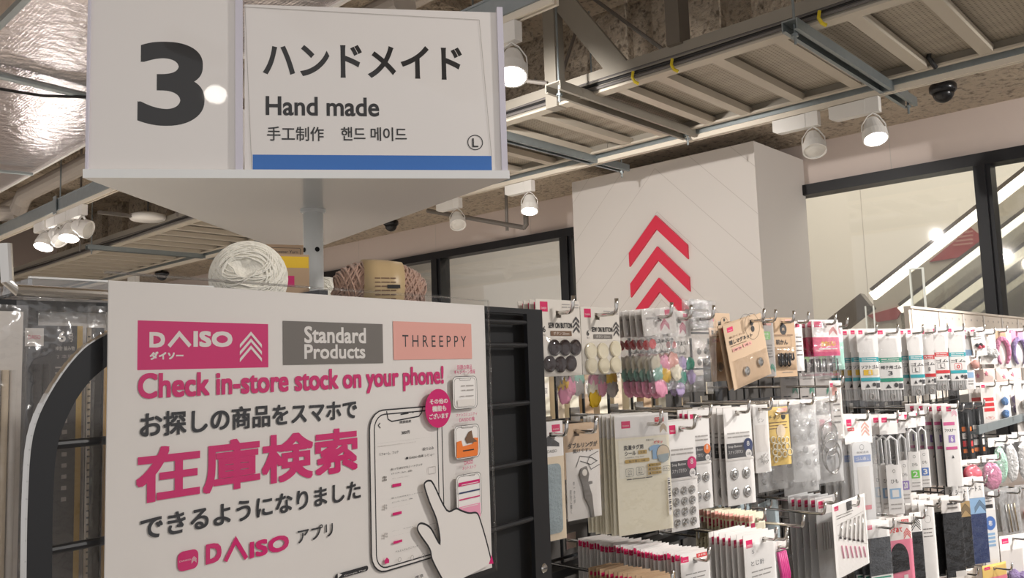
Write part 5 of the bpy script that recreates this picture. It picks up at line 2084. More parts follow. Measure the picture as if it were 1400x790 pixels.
pack('tag_pack', 'pack', 'thin white pack with pink corner tag in the long row', (932, 753, 972, 850), tagpack, -12, row=3, Y=0.63, n=25, dY=0.0072, jit=1.8, short='long row of thin white packs', tip=0.022)


def kraftpack(c):
    c.sheet('kraft2', 1.0, 0.001)
    c.r(0.05, 0.06, 0.3, 0.12, 'hot')
    c.lines(0.15, 0.3, 0.85, 5, 0.07, 'brown')
    c.film('clear', 0.1, 1.0, d=0.0014, seed=133)


pack('kraft_pack', 'pack', 'brown kraft pack at the bottom edge', (892, 786, 925, 880), kraftpack, -12, row=0, Y=0.63, n=14, dY=0.0075, jit=1.6, short='row of brown kraft packs at the bottom edge', tip=0.014)


def creampack(c):
    c.sheet('ivory', 1.0, 0.0007)
    c.r(0.0, 0.03, 0.25, 0.12, 'salmon')
    c.logo(0.1, 0.15, 0.25, 0.12)
    c.lines(0.15, 0.4, 0.85, 5, 0.08, 'grey')
    c.film('clear', 0.15, 1.0, d=0.0014, seed=135)


pack('cream_pack', 'pack', 'thin cream pack with salmon tag in the fanned row', (1026, 700, 1048, 790), creampack, -10, row=0, Y=0.655, n=14, dY=0.0072, jit=2.0, short='fanned row of thin cream packs', tip=0.014, dx=0.0004)


def greycard(c):
    c.sheet('blugrey', 1.0, 0.0008)
    c.r(0.15, 0.2, 0.45, 0.42, 'hot')
    c.tx('DAISO', 0.18, 0.29, 0.42, 0.33, 'white')
    c.film('clear', d=0.002, seed=137)


for q, lab in (((972, 690, 992, 730), 'small grey card with pink square above the cream packs'), ((1000, 690, 1026, 740), 'blank grey card tilted above the cream packs'), ((1033, 684, 1066, 760), 'grey card with pink square behind the empty hooks')):
    pack('grey_card', 'card', lab, q, greycard, 6, 8 if 'tilted' in lab else 0, row=0, Y=0.74, tip=0.01)


def needlecard(c):
    c.sheet('white', 1.0, 0.0008)
    c.logo(0.08, 0.06, 0.2, 0.09)
    c.tx('とじ針', 0.2, 0.3, 0.62, 0.36, 'ink', 0.02)
    c.tx('5', 0.25, 0.18, 0.32, 0.22, 'ink')
    c.lines(0.2, 0.42, 0.85, 2, 0.05)
    mb = MB()
    for i in range(6):
        u = 0.4 + i * 0.09
        a, b = c.xy(u, 0.62 + 0.03 * (i % 2)), c.xy(u + 0.03, 0.98)
        mb.tube([(a[0], -0.0012, a[1]), (b[0], -0.0012, b[1])], 0.0007, 'dgrey', 6)
    c.kid('needles', mb)
    c.film('milk', 0.12, 1.0, d=0.002, seed=139)


pack('needle_card', 'needle card', 'white darning-needle card with pink logo square', (1019, 727, 1062, 850), needlecard, -10, row=3, Y=0.60, n=6, dY=0.0095, hu=0.66, tip=0.02)


def pinkstuff(c):
    c.sheet('white2', 0.12, 0.0006)
    mb = MB()
    for k in range(5):
        x, z = c.xy(0.3 + 0.1 * k, 0.5)
        mb.tube([(x - .002, -0.004, c.xy(0, 0.16)[1]), (x + 0.003, -0.006, z), (x - 0.002, -0.004, c.xy(0, 0.95)[1])], 0.003, 'hot_plastic', 8)
    c.kid('pink_tape', mb, True)
    c.film('clear', d=0.006, seed=141, base=0.006)


pack('tape_pack', 'pack', 'hot pink tape in a clear pack beside the needle cards', (1056, 738, 1080, 830), pinkstuff, -10, row=0, Y=0.63, tip=0.014)
for px, py, mt, lab in ((1128, 703, 'chrome', 'topmost of the three empty hooks left of the pin pack'), (1099, 720, 'chrome', 'middle of the three empty hooks, brassy, left of the pin pack'), (1076, 738, 'chrome', 'lowest of the three empty hooks above the pink tape')):
    p = onY(px, py, 0.59)
    hook(p.x, 0.59, p.z, 'empty chrome hook, ' + lab, y_back=0.72 if px > 1110 else 0.74)


def pinpack(c):
    c.sheet('milk2', 1.0, 0.0006)
    c.r(0.1, 0.03, 0.9, 0.2, 'white')
    c.logo(0.15, 0.05, 0.3, 0.08)
    mb = MB()
    for i in range(5):
        a, b = c.xy(0.25 + i * 0.13, 0.3), c.xy(0.25 + i * 0.13, 0.6)
        mb.tube([(a[0], -0.0015, a[1]), (b[0], -0.0015, b[1])], 0.0012, 'silver', 6)
    c.kid('needles', mb)
    c.film('clear', d=0.004, seed=143)


pack('needle_pack', 'needle pack', 'clear pack of needles left of the safety-pin card', (1118, 677, 1145, 800), pinpack, -10, row=0, Y=0.622, n=4, dY=0.0125)


def safetypins(c):
    c.sheet('white', 1.0, 0.0008)
    c.logo(0.06, 0.04, 0.12, 0.06)
    c.r(0.42, 0.03, 0.58, 0.15, 'dgrey')
    c.a.ring(0.78, 0.11, 0.006, 0.0012, 'rose')
    c.lines(0.1, 0.17, 0.6, 2, 0.035)
    c.a.stroke([(0.1, 0.3), (0.92, 0.24), (0.97, 0.72), (0.1, 0.42)], 0.0005, 'grey')
    for i in range(6):
        u = 0.16 + i * 0.13
        a, b = c.xy(u + 0.06, 0.28), c.xy(u - 0.02, 0.46 + 0.035 * i)
        mb = MB()
        mb.tube([(a[0], -0.0016, a[1]), (b[0], -0.0016, b[1])], 0.0009, 'silver', 6)
        mb.tube([(a[0] + .003, -0.0016, a[1]), (b[0] + .003, -0.0022, b[1])], 0.0006, 'silver', 6)
        mb.ball((b[0] + .0015, -0.0022, b[1] - 0.001), 0.0022, 'dgrey', 8, 6)
        a, b = c.xy(u + 0.02, 0.58 + 0.03 * i), c.xy(u + 0.06, 0.76 + 0.025 * i)
        mb.tube([(a[0], -0.0016, a[1]), (b[0], -0.0016, b[1])], 0.0012, 'rose', 6)
        c.kid('safety_pin', mb, True)
    c.film('clear', d=0.0015, seed=145, base=0.0032)


pack('pin_card', 'pin card', 'white card of safety pins with pink heads, hanging foremost', (1140, 681, 1186, 783), safetypins, 0, row=0, Y=0.575, hu=0.52, tip=0.016)
# cream boxes on the far side, seen through the wire
for i in range(9):
    p = onY(740 + i * 20, 536, 0.965)
    mb = MB()
    hgt = 0.16 + 0.01 * (i % 3)
    mb.box((-0.0105, -0.010, -hgt), (0.0105, 0.010, 0), ('cream', 'beige', 'cream', 'kraft2')[i % 4])
    A = Art(mb, lambda u, v: (u, v), -0.010)
    A.rect(-0.008, -0.04, 0.008, -0.015, 'paper')
    A.text('手芸', -0.006, -0.034, 0.006, -0.024, 'ink')
    o = mb.build('slim_box', None, loc=(p.x, 0.965, 1.38 + hgt), rot=(0, 0, R_(-12)))
    tag(o, '%s slim upright box behind the wire grid, %s counted from the black panel' % ('cream beige cream brown'.split()[i % 4], ('first ' + ' '.join(ORD[1:])).split()[i] if i else 'first'), 'box', 'slim boxes behind the wire grid')

# ---- far part of the rack, first row: elastic packs
YF = -36


def elastic(c1, c2, title, num, numcol):
    def art(c):
        c.sheet('white', 0.3, 0.0008)
        c.logo(0.1, 0.02, 0.2, 0.05)
        c.lines(0.4, 0.05, 0.9, 2, 0.03, 'lgrey')
        a, b = c.xy(0.05, 0.78), c.xy(0.95, 0.3)
        c.mb.box((a[0], -0.0006, a[1]), (b[0], 0.0008, b[1]), 'white')
        c.a.y = -0.0007
        c.r(0.05, 0.37, 0.95, 0.43, c1)
        c.tx('━━ ━━━━', 0.15, 0.385, 0.85, 0.395, 'white')
        c.tx('━━━━━ ━', 0.15, 0.408, 0.85, 0.418, 'white')
        c.tx(title, 0.12, 0.47, 0.92, 0.515, 'ink', 0.02)
        if numcol == 'box':
            c.r(0.2, 0.53, 0.62, 0.6, 'yellow')
            c.r(0.66, 0.53, 0.9, 0.6, 'cream')
            c.tx('黒', 0.42, 0.54, 0.55, 0.59, 'white', 0.02)
        elif numcol == 'ring':
            c.a.rrect(0.3, 0.62, 0.68, 0.53, 0.003, 0.001, 'red')
            c.tx(num, 0.4, 0.55, 0.58, 0.605, 'red', 0.03)
        else:
            if numcol == 'black':
                c.a.rrect(0.2, 0.605, 0.66, 0.525, 0.002, 0.0007, 'ink')
            c.tx(num, 0.38, 0.54, 0.56, 0.595, 'ink', 0.02)
        c.r(0.05, 0.63, 0.95, 0.675, c2)
        c.a.poly([(0.25, 0.755), (0.36, 0.705), (0.47, 0.755)], 'ink')
        c.a.disc(0.66, 0.72, c.W * 0.08, 'ink')
        c.r(0.76, 0.7, 0.92, 0.76, 'dgrey')
        mb = MB()
        x0, x1 = c.xy(0.1, 0)[0], c.xy(0.9, 0)[0]
        for k in range(7):
            x = x0 + (x1 - x0) * (k + 0.5) / 7
            mb.tube([(x, 0.0035, c.xy(0, 0.34)[1]), (x, 0.0045, c.xy(0, 0.6)[1]), (x, 0.0035, c.xy(0, 0.92)[1])], (x1 - x0) / 15, 'plastic_white', 6)
        c.kid('elastic_band', mb, True)
        mb = MB()
        x, z = c.xy(0.5, 0.87)
        mb.tube([(x + 0.005 * math.cos(k * 0.5236), -0.001, z + 0.006 * math.sin(k * 0.5236)) for k in range(12)], 0.0012, 'lgrey', 6, True)
        c.kid('elastic_end', mb, True)
        c.film('clear', 0.08, 1.0, d=0.004, seed=151, base=0.003)
    return art


pack('elastic_pack', 'elastic pack', 'teal-banded soft elastic pack with yellow square', (1174, 449, 1203, 556), elastic('teal', 'teal', 'ソフトゴム', '黒', 'box'), YF, row=4, n=4, dY=0.016, Y=0.625)
pack('elastic_pack', 'elastic pack', 'green-banded hat elastic pack marked 3', (1200, 449, 1235, 557), elastic('green', 'green', '帽子用ゴム', '3', 'ink'), YF, row=4, n=2, dY=0.016, Y=0.605)
pack('elastic_pack', 'elastic pack', 'teal-banded elastic pack with black L box', (1242, 449, 1264, 549), elastic('teal', 'teal', 'ゴム', 'L', 'black'), YF, row=4, n=2, dY=0.016, Y=0.62)
pack('elastic_pack', 'elastic pack', 'slim red-banded elastic pack turned aside', (1262, 449, 1279, 547), elastic('red', 'red', 'ゴム', '8', 'ink'), YF - 14, row=4, n=1, dY=0.016, Y=0.63)
pack('elastic_pack', 'elastic pack', 'red-banded elastic pack with black L box', (1277, 447, 1298, 541), elastic('red', 'red', 'ゴム', 'L', 'black'), YF, row=4, n=1, dY=0.018, Y=0.62)
pack('elastic_pack', 'elastic pack', 'teal-banded elastic pack with red ring number', (1297, 447, 1322, 541), elastic('teal', 'teal', 'ゴム', '0', 'ring'), YF, row=4, n=2, dY=0.018, Y=0.62)


def generic(top='white', body=None, v=0.35, logo=True, logomat='hot', chev=None, ftype='clear', seed=1, extra=None, t=0.001):
    def art(c):
        if body:
            c.sheet(top, v, t)
            c.mb.box((c.xy(0, 0)[0], 0.0, c.xy(0, 1)[1]), (c.xy(1, 0)[0], t, c.xy(0, v)[1]), body)
        else:
            c.sheet(top, 1.0, t)
        if logo:
            c.logo(0.08, 0.04, 0.24, 0.07, logomat)
        if chev:
            c.chev(*chev)
        c.seed = seed
        if extra:
            extra(c)
        if ftype:
            c.film(ftype, 0.03, 1.0, d=0.003, seed=seed, base=getattr(c, 'fb', 0.0014))
    return art


def ex_blue(c):
    c.r(0.1, 0.3, 0.9, 0.45, 'sky')
    c.r(0.1, 0.5, 0.9, 0.62, 'navy')
    c.r(0.1, 0.7, 0.9, 0.8, 'sky')
    c.lines(0.2, 0.85, 0.8, 2, 0.05)


pack('slim_pack', 'pack', 'slim pack with dark blue blocks beside the last elastic pack', (1319, 455, 1331, 532), generic('white', extra=ex_blue, seed=161), YF, row=4, n=1, dY=0.02, Y=0.64)


def ex_redpin(c):
    c.lines(0.2, 0.3, 0.8, 2, 0.08)
    for k in range(4):
        mb = MB()
        x, z = c.xy(0.3 + 0.14 * k, 0.6 + 0.08 * (k % 2))
        mb.ball((x, -0.004, z), 0.005, 'plastic_pink' if k % 2 else 'dgrey', 8, 6)
        c.kid('pin_head', mb, True)
    c.fb = 0.006


pack('hair_pack', 'hair accessory', 'white pack of red and dark pin heads on the top row', (1327, 448, 1346, 487), generic('white', extra=ex_redpin, seed=163), -30, 6, row=4, n=2, dY=0.02, Y=0.62)


def ball_part(mat, pos, r, name='pompom'):
    def ex(c):
        for u, v in pos:
            mb = MB()
            x, z = c.xy(u, v)
            mb.ball((x, -r * 0.62, z), r, mat, 16, 11, 0.22, 5, (1, 0.6, 1))
            c.kid(name, mb, True)
        c.fb = r * 1.35
    return ex


pack('pompom_pack', 'hair accessory', 'pack with fluffy white pompoms left of the pink band', (1340, 452, 1362, 498), generic('white2', extra=ball_part('fluff_white', ((0.35, 0.62), (0.7, 0.68)), 0.014), seed=165, ftype='clear'), -30, row=4, n=1, dY=0.035, Y=0.62)


def band(mat, bg):
    def ex(c):
        c.mb.box((c.xy(0.15, 0)[0], -0.0003, c.xy(0, 0.35)[1]), (c.xy(0.85, 0)[0], 0.0, c.xy(0, 0.05)[1]), bg)
        mb = MB()
        x, z = c.xy(0.5, 0.6)
        RX, RZ = c.W * 0.36, c.H * 0.34
        mb.tube([(x + RX * math.cos(t), -0.006, z + RZ * math.sin(t)) for t in [R_(-60 + 300 * k / 20) for k in range(21)]], [0.0035 + 0.004 * math.sin(math.pi * k / 20) for k in range(21)], mat, 10)
        c.kid('hair_band', mb, True)
        c.fb = 0.015
    return ex


pack('headband_pack', 'hair accessory', 'pink curved hair band on a tan card', (1357, 449, 1380, 503), generic('white2', extra=band('fluff_pink', 'kraft2'), seed=167), -28, row=4, n=1, dY=0.03, Y=0.62)
pack('headband_pack', 'hair accessory', 'lilac curved hair band on a rose card', (1380, 449, 1404, 503), generic('white2', extra=band('fluff_lilac', 'rose'), seed=169), -28, row=4, n=1, dY=0.03, Y=0.62)
pack('scrunchie_pack', 'hair accessory', 'small peach hair tie in a clear bag below the white pompoms', (1321, 486, 1338, 506), generic('white2', logo=False, extra=ball_part('salmon', ((0.55, 0.6),), 0.012, 'hair_tie'), seed=171), -28, row=0, Y=0.60, tip=0.01)


def ex_star(c):
    for u, v in ((0.3, 0.6), (0.65, 0.5)):
        x, z = c.xy(u, v)
        pts = []
        for k in range(10):
            r = 0.008 if k % 2 == 0 else 0.0035
            pts.append((x + r * math.sin(k * 0.628), z + r * math.cos(k * 0.628)))
        c.a.lay()
        mb = MB()
        mb.prism(list(reversed(pts)), -0.002, -0.0002, 'pinkbg')
        c.kid('star', mb)
    c.fb = 0.003


pack('star_pack', 'hair accessory', 'pale pink star pack low behind the pompoms', (1326, 498, 1360, 524), generic('salmon_pale', logo=False, extra=ex_star, seed=173), -28, row=0, Y=0.68, tip=0.012)
pack('star_pack', 'hair accessory', 'pale pink star pack low behind the hair bands', (1362, 500, 1396, 524), generic('salmon_pale', logo=False, extra=ex_star, seed=175), -28, row=0, Y=0.68, tip=0.012)


# ---- far part, second row
def threader(c):
    c.sheet('white', 0.26)
    c.logo(0.1, 0.04, 0.18, 0.06)
    c.r(0.12, 0.115, 0.36, 0.145, 'red')
    c.tx('日本製', 0.15, 0.12, 0.33, 0.14, 'white')
    c.chev(0.62, 0.05, 0.9, 0.2, 'salmon')
    a, b = c.xy(0.15, 0.93), c.xy(0.85, 0.24)
    mb = MB()
    pts = []
    for cx, cz, s in ((b[0] - .012, b[1] - .012, 0), (a[0] + .012, b[1] - .012, 90), (a[0] + .004, a[1] + .004, 180), (b[0] - .004, a[1] + .004, 270)):
        rr = .012 if s < 180 else .004
        for k in range(6):
            pts.append((cx + rr * math.cos(R_(s + 18 * k)), cz + rr * math.sin(R_(s + 18 * k))))
    mb.prism(pts, -0.006, 0.0, 'plastic_white')
    A2 = Art(mb, c.xy, -0.006)
    A2.rect(0.2, 0.42, 0.8, 0.36, 'blue')
    A2.text('ゴム通し', 0.26, 0.405, 0.74, 0.375, 'white')
    A2.text('裁縫道具', 0.3, 0.345, 0.74, 0.325, 'ink')
    A2.ring(0.5, 0.29, 0.005, 0.0007, 'ink')
    A2.rect(0.28, 0.82, 0.72, 0.46, 'white2')
    A2.rect(0.3, 0.84, 0.7, 0.80, 'plastic_pink')
    c.kid('tool_case', mb)
    c.film('milk', 0.2, 1.0, d=0.004, seed=181, base=0.0066)


pack('threader_pack', 'sewing tool pack', 'white elastic-threader pack with blue label and red cap', (1158, 566, 1196, 722), threader, -26, row=2, n=3, dY=0.017, Y=0.60)
pack('slim_pack', 'pack', 'slanting narrow white pack left of the threader packs', (1136, 520, 1152, 600), generic('white2', chev=None, extra=lambda c: (c.r(0.2, 0.1, 0.6, 0.25, 'salmon'), c.lines(0.2, 0.4, 0.8, 4, 0.1)), seed=183), -20, row=0, Y=0.60, n=0, tip=0.014)


def threadtool(colr, num):
    def art(c):
        c.sheet('white', 0.2)
        c.logo(0.15, 0.03, 0.3, 0.05)
        mb = MB()
        x0, x1 = c.xy(0.2, 0)[0], c.xy(0.8, 0)[0]
        zt, zb, zm = c.xy(0, 0.22)[1], c.xy(0, 0.8)[1], c.xy(0, 0.55)[1]
        mb.tube([(x0, -0.003, zm), (x0, -0.003, zt - .008), ((x0 + x1) / 2, -0.003, zt), (x1, -0.003, zt - .008), (x1, -0.003, zb)], 0.0028, 'plastic_white', 8)
        c.kid('plastic_tool', mb, True)
        a, b = c.xy(0.08, 0.98), c.xy(0.92, 0.5)
        keep, c.mb = c.mb, MB()
        c.mb.box((a[0], -0.0066, a[1]), (b[0], -0.0058, b[1]), 'white')
        c.a = Art(c.mb, c.xy, -0.0067)
        c.a.ring(0.5, 0.56, 0.003, 0.0006, 'ink')
        c.tx('ひも', 0.3, 0.64, 0.7, 0.68, 'ink')
        c.r(0.2, 0.73, 0.8, 0.83, colr)
        c.tx(num, 0.32, 0.745, 0.68, 0.815, 'white', 0.03)
        c.lines(0.2, 0.88, 0.8, 2, 0.04, 'lgrey')
        c.kid('label_card', c.mb)
        c.mb = keep
        c.film('clear', 0.08, 1.0, d=0.003, seed=185, base=0.0076)
    return art


pack('cord_tool_pack', 'sewing tool pack', 'white cord tool pack with sky-blue square', (1206, 566, 1231, 705), threadtool('sky', '1'), -34, row=2, n=2, dY=0.016, Y=0.61)
pack('cord_tool_pack', 'sewing tool pack', 'white cord tool pack with violet square marked 20', (1225, 568, 1241, 690), threadtool('purple', '20'), -36, row=2, n=0, Y=0.635)
pack('cord_tool_pack', 'sewing tool pack', 'white cord tool pack with green square marked 2', (1237, 563, 1256, 672), threadtool('lime', '2'), -36, row=2, n=1, dY=0.016, Y=0.62)
pack('cord_tool_pack', 'sewing tool pack', 'white cord tool pack with blue square marked 3', (1252, 561, 1268, 668), threadtool('blue', '3'), -36, row=2, n=0, Y=0.63)


def zips(c):
    c.sheet('white', 1.0, 0.001)
    c.logo(0.3, 0.03, 0.3, 0.06)
    c.chev(0.6, 0.06, 0.95, 0.16, 'rose')
    c.r(0.05, 0.22, 0.75, 0.26, 'roseink')
    c.tx('ファスナー', 0.1, 0.3, 0.8, 0.34, 'ink', 0.02)
    c.r(0.3, 0.38, 0.7, 0.47, 'purple')
    c.tx('6', 0.42, 0.39, 0.58, 0.46, 'white', 0.02)
    c.r(0.1, 0.52, 0.8, 0.555, 'roseink')
    c.tx('▲', 0.4, 0.62, 0.55, 0.66, 'ink')
    a, b = c.xy(0, 1), c.xy(1, 0.18)
    mb = MB()
    mb.box((a[0], 0.0012, a[1]), (b[0], 0.006, b[1]), 'fabric_grey')
    mb.box((a[0], 0.006, a[1]), (b[0], 0.0066, b[1]), 'lgrey')
    c.kid('zip_tapes', mb)
    c.film('clear', d=0.002, seed=187)


pack('zip_pack', 'zip pack', 'white zip-fastener pack with rose bands', (1291, 552, 1313, 665), zips, -36, row=2, n=4, dY=0.021, Y=0.615)


def marker(a_, b_, lab_col):
    def art(c):
        c.sheet('black', 1.0, 0.001)
        c.r(0.1, 0.35, 0.9, 0.42, a_)
        c.r(0.1, 0.45, 0.9, 0.54, 'white2')
        c.tx('名前', 0.2, 0.46, 0.8, 0.53, 'ink')
        c.r(0.1, 0.57, 0.9, 0.66, lab_col)
        c.r(0.1, 0.7, 0.9, 0.76, b_)
        c.a.ring(0.5, 0.86, c.W * 0.2, 0.0008, 'white2')
        x, z = c.xy(0.5, 0)
        mb = MB()
        mb.tube([(x, -0.005, c.xy(0, 0.12)[1]), (x, -0.005, c.xy(0, 0.95)[1])], 0.0045, 'clasp_black', 10)
        c.kid('marker_pen', mb, True)
        c.film('clear', d=0.003, seed=189, base=0.0105)
    return art


pack('marker_pack', 'marker pack', 'black fabric-marker pack with green square', (1300, 556, 1318, 640), marker('orange', 'orange', 'green'), -34, row=2, Y=0.65)
pack('marker_pack', 'marker pack', 'black fabric-marker pack with red square', (1314, 553, 1331, 640), marker('orange', 'orange', 'red'), -34, row=2, Y=0.63)
pack('marker_pack', 'marker pack', 'black and white pen pack left of the hair clip card', (1329, 550, 1347, 638), marker('white2', 'orange', 'white2'), -34, row=2, Y=0.62, n=1, dY=0.02)


def ex_clip(c):
    for k in range(3):
        c.r(0.15, 0.35 + 0.12 * k, 0.85, 0.43 + 0.12 * k, 'red')
    c.tx('ヘアピン', 0.2, 0.78, 0.8, 0.86, 'red')


pack('hair_clip_card', 'hair accessory', 'card with three red stripes beside the blue pompoms', (1342, 523, 1362, 582), generic('white2', extra=ex_clip, seed=191), -26, row=2, n=1, dY=0.03, Y=0.62)
pack('pompom_pack', 'hair accessory', 'pack with two blue pompoms', (1361, 522, 1381, 575), generic('white2', logo=False, extra=ball_part('fluff_blue', ((0.5, 0.5), (0.5, 0.82)), 0.012), seed=193), -26, row=2, Y=0.62)
pack('pompom_pack', 'hair accessory', 'pack with two lilac pompoms', (1376, 521, 1396, 572), generic('white2', logo=False, extra=ball_part('fluff_lilac', ((0.5, 0.48), (0.5, 0.74)), 0.013), seed=195), -26, row=2, Y=0.635)
pack('pompom_pack', 'hair accessory', 'pack with a large white pompom at the picture edge', (1389, 520, 1412, 592), generic('white2', logo=False, extra=ball_part('fluff_white', ((0.5, 0.45), (0.5, 0.75)), 0.018), seed=197), -26, row=2, Y=0.60)
p0, p1 = onY(1338, 582, 0.60), onY(1420, 576, 0.60)
mb = MB()
mb.box((p0.x, 0.60, p0.z - 0.022), (p1.x + 0.05, 0.606, p0.z), 'galv')
mb.box((p0.x, 0.606, p0.z - 0.022), (p1.x + 0.05, 0.85, p0.z - 0.016), 'galv')
tag(mb.build('rack_shelf'), 'narrow grey metal shelf edge below the pompom packs', 'shelf')


def pouch(mat, seed):
    def art(c):
        c.sheet('white2', 0.2, 0.0008)
        mb = MB()
        x, z = c.xy(0.5, 0.6)
        mb.ball((x, -0.009, z), c.W * 0.46, mat, 16, 12, 0.12, 3, (1, 0.35, (c.H * 0.4) / (c.W * 0.46)))
        c.kid('soft_filling', mb, True)
        c.film('crinkle', 0.05, 1.0, d=0.008, seed=seed, base=0.018, amp=0.003)
    return art


pack('stuffed_pouch', 'pouch', 'clear pouch of pale green filling', (1353, 598, 1373, 660), pouch('fluff_mint', 3), -26, row=0, Y=0.62, tip=0.03)
pack('stuffed_pouch', 'pouch', 'clear pouch of white filling beside the green one', (1369, 594, 1388, 658), pouch('fluff_white', 4), -26, row=0, Y=0.615, tip=0.03)
pack('stuffed_pouch', 'pouch', 'clear pouch of white filling at the picture edge', (1386, 590, 1408, 656), pouch('fluff_white', 5), -26, row=0, Y=0.605, tip=0.03)
pack('stuffed_pouch', 'pouch', 'clear pouch of deep pink filling below the black markers', (1312, 628, 1338, 662), pouch('plastic_pink', 6), -26, row=0, Y=0.62, tip=0.03)
pack('stuffed_pouch', 'pouch', 'clear pouch of light pink filling with zigzag top', (1338, 622, 1365, 669), pouch('fluff_pink', 7), -26, row=0, Y=0.60, tip=0.03)


# ---- far part, third row
def fabricpack(mat, head='white', v=0.2, extra=None, seed=201, lid=None):
    def art(c):
        c.sheet(head, v)
        a, b = c.xy(0.02, 0.99), c.xy(0.98, v)
        mb = MB()
        mb.box((a[0], -0.0015, a[1]), (b[0], 0.0008, b[1]), mat)
        c.kid('folded_fabric', mb)
        if extra:
            extra(c)
        c.film('clear', 0.02, 1.0, d=0.002, seed=seed, base=0.0022)
    return art


def ex_grey(c):
    c.logo(0.06, 0.04, 0.2, 0.06)
    c.a.y = -0.0017
    c.r(0.05, 0.72, 0.98, 1.0, 'white')
    c.r(0.1, 0.74, 0.9, 0.76, 'green')
    c.tx('接着芯', 0.5, 0.8, 0.85, 0.86, 'ink')


pack('fabric_pack', 'fabric pack', 'dark grey interfacing pack with white header and green line', (1187, 712, 1219, 815), fabricpack('fabric_grey', 'white', 0.22, ex_grey, 203), -26, row=0, Y=0.60, n=2, dY=0.014, tip=0.03)


def knee(c):
    c.sheet('white2', 0.3)
    c.r(0.6, 0.04, 0.9, 0.1, 'red')
    c.tx('日本製', 0.64, 0.05, 0.86, 0.09, 'white')
    c.tx('ひざあて', 0.08, 0.13, 0.62, 0.2, 'red', 0.03)
    c.chev(0.66, 0.14, 0.95, 0.3, 'red')
    c.mb.box((c.xy(0, 0)[0], 0.0, c.xy(0, 1)[1]), (c.xy(1, 0)[0], 0.001, c.xy(0, 0.3)[1]), 'pinkbg')
    mb = MB()
    pts = [c.xy(0.06, 0.72)] + [c.xy(0.06 + 0.72 * (0.5 - 0.5 * math.cos(t)), 0.56 - 0.22 * math.sin(t)) for t in [k * math.pi / 12 for k in range(13)]] + [c.xy(0.78, 0.7)]
    mb.prism(list(reversed(pts)), -0.002, -0.0003, 'fabric_black')
    c.kid('knee_patch', mb)
    c.a.disc(0.4, 0.86, c.W * 0.1, 'white2')
    c.r(0.55, 0.76, 0.72, 0.84, 'white2')
    c.lines(0.5, 0.9, 0.9, 2, 0.04, 'white')
    c.film('clear', d=0.002, seed=205, base=0.0026)


pack('patch_card', 'patch card', 'pink knee-patch card with black patch', (1215, 706, 1249, 812), knee, -26, row=0, Y=0.60, n=2, dY=0.014, tip=0.03)
pack('fabric_pack', 'fabric pack', 'black fabric pack with black chevrons on white header', (1247, 700, 1263, 812), fabricpack('fabric_black', 'white', 0.24, lambda c: c.chev(0.1, 0.03, 0.9, 0.23, 'black', 4), 207), -30, row=0, Y=0.615, n=0, tip=0.02)
pack('slim_pack', 'pack', 'tall white pack left of the clear-sleeved black fabric', (1260, 684, 1281, 812), generic('white', extra=lambda c: (c.a.ring(0.55, 0.2, 0.008, 0.0006, 'grey'), c.lines(0.2, 0.3, 0.8, 3, 0.04)), seed=209, logo=False), -32, row=0, Y=0.61, n=6, dY=0.014, tip=0.03)


def ex_blacksleeve(c):
    c.a.y = -0.0017
    c.tx('━━━ ━━', 0.3, 0.08, 0.8, 0.1, 'ink')
    c.tx('━━━', 0.3, 0.13, 0.8, 0.15, 'grey')
    c.r(0.45, 0.92, 0.98, 0.99, 'white2')


pack('fabric_pack', 'fabric pack', 'black cloth in a shiny clear sleeve with white header', (1290, 678, 1317, 790), fabricpack('fabric_black', 'white2', 0.2, ex_blacksleeve, 211), -30, row=0, Y=0.60, n=4, dY=0.024, tip=0.03)


def ex_chev(col, hd, ttl):
    def ex(c):
        c.tx(ttl, 0.2, 0.1, 0.85, 0.16, 'ink', 0.02)
        c.a.y = -0.0017
        c.r(0.02, 0.24, 0.98, 0.42, hd)
        c.chev(0.4, 0.25, 0.98, 0.41, col, 3)
    return ex


pack('fabric_pack', 'fabric pack', 'black repair sheet with brown band and black chevrons', (1305, 657, 1328, 776), fabricpack('fabric_black', 'white', 0.24, ex_chev('black', 'tan', 'シート'), 213), -28, row=0, Y=0.615, n=1, dY=0.014, tip=0.03)
pack('fabric_pack', 'fabric pack', 'navy repair sheet with light blue band and dark chevrons', (1322, 652, 1349, 772), fabricpack('fabric_navy', 'white', 0.24, ex_chev('black', 'sky', 'シート ス'), 215), -28, row=0, Y=0.60, n=1, dY=0.014, tip=0.03)


def ex_bluedot(c):
    c.lines(0.2, 0.08, 0.85, 2, 0.04, 'ink')
    c.r(0.2, 0.17, 0.85, 0.22, 'black')
    c.a.y = -0.0017
    c.a.disc(0.55, 0.42, c.W * 0.36, 'blue')
    c.tx('布', 0.42, 0.38, 0.68, 0.46, 'white', 0.03)
    for k in range(4):
        c.r(0.2, 0.55 + 0.05 * k, 0.8, 0.58 + 0.05 * k, 'sky')


pack('fabric_pack', 'fabric pack', 'white pack with a round blue emblem beside the navy sheet', (1343, 672, 1363, 775), fabricpack('white', 'white', 0.24, ex_bluedot, 217), -28, row=0, Y=0.61, tip=0.03)


def ex_hairpins(c):
    for k in range(4):
        a, b = c.xy(0.25 + 0.15 * k, 0.3), c.xy(0.3 + 0.15 * k, 0.85)
        mb = MB()
        mb.tube([(a[0], -0.002, a[1]), (b[0], -0.002, b[1])], 0.0016, 'brass' if k % 2 else 'silver', 6)
        c.kid('hair_pin', mb, True)
    c.fb = 0.004


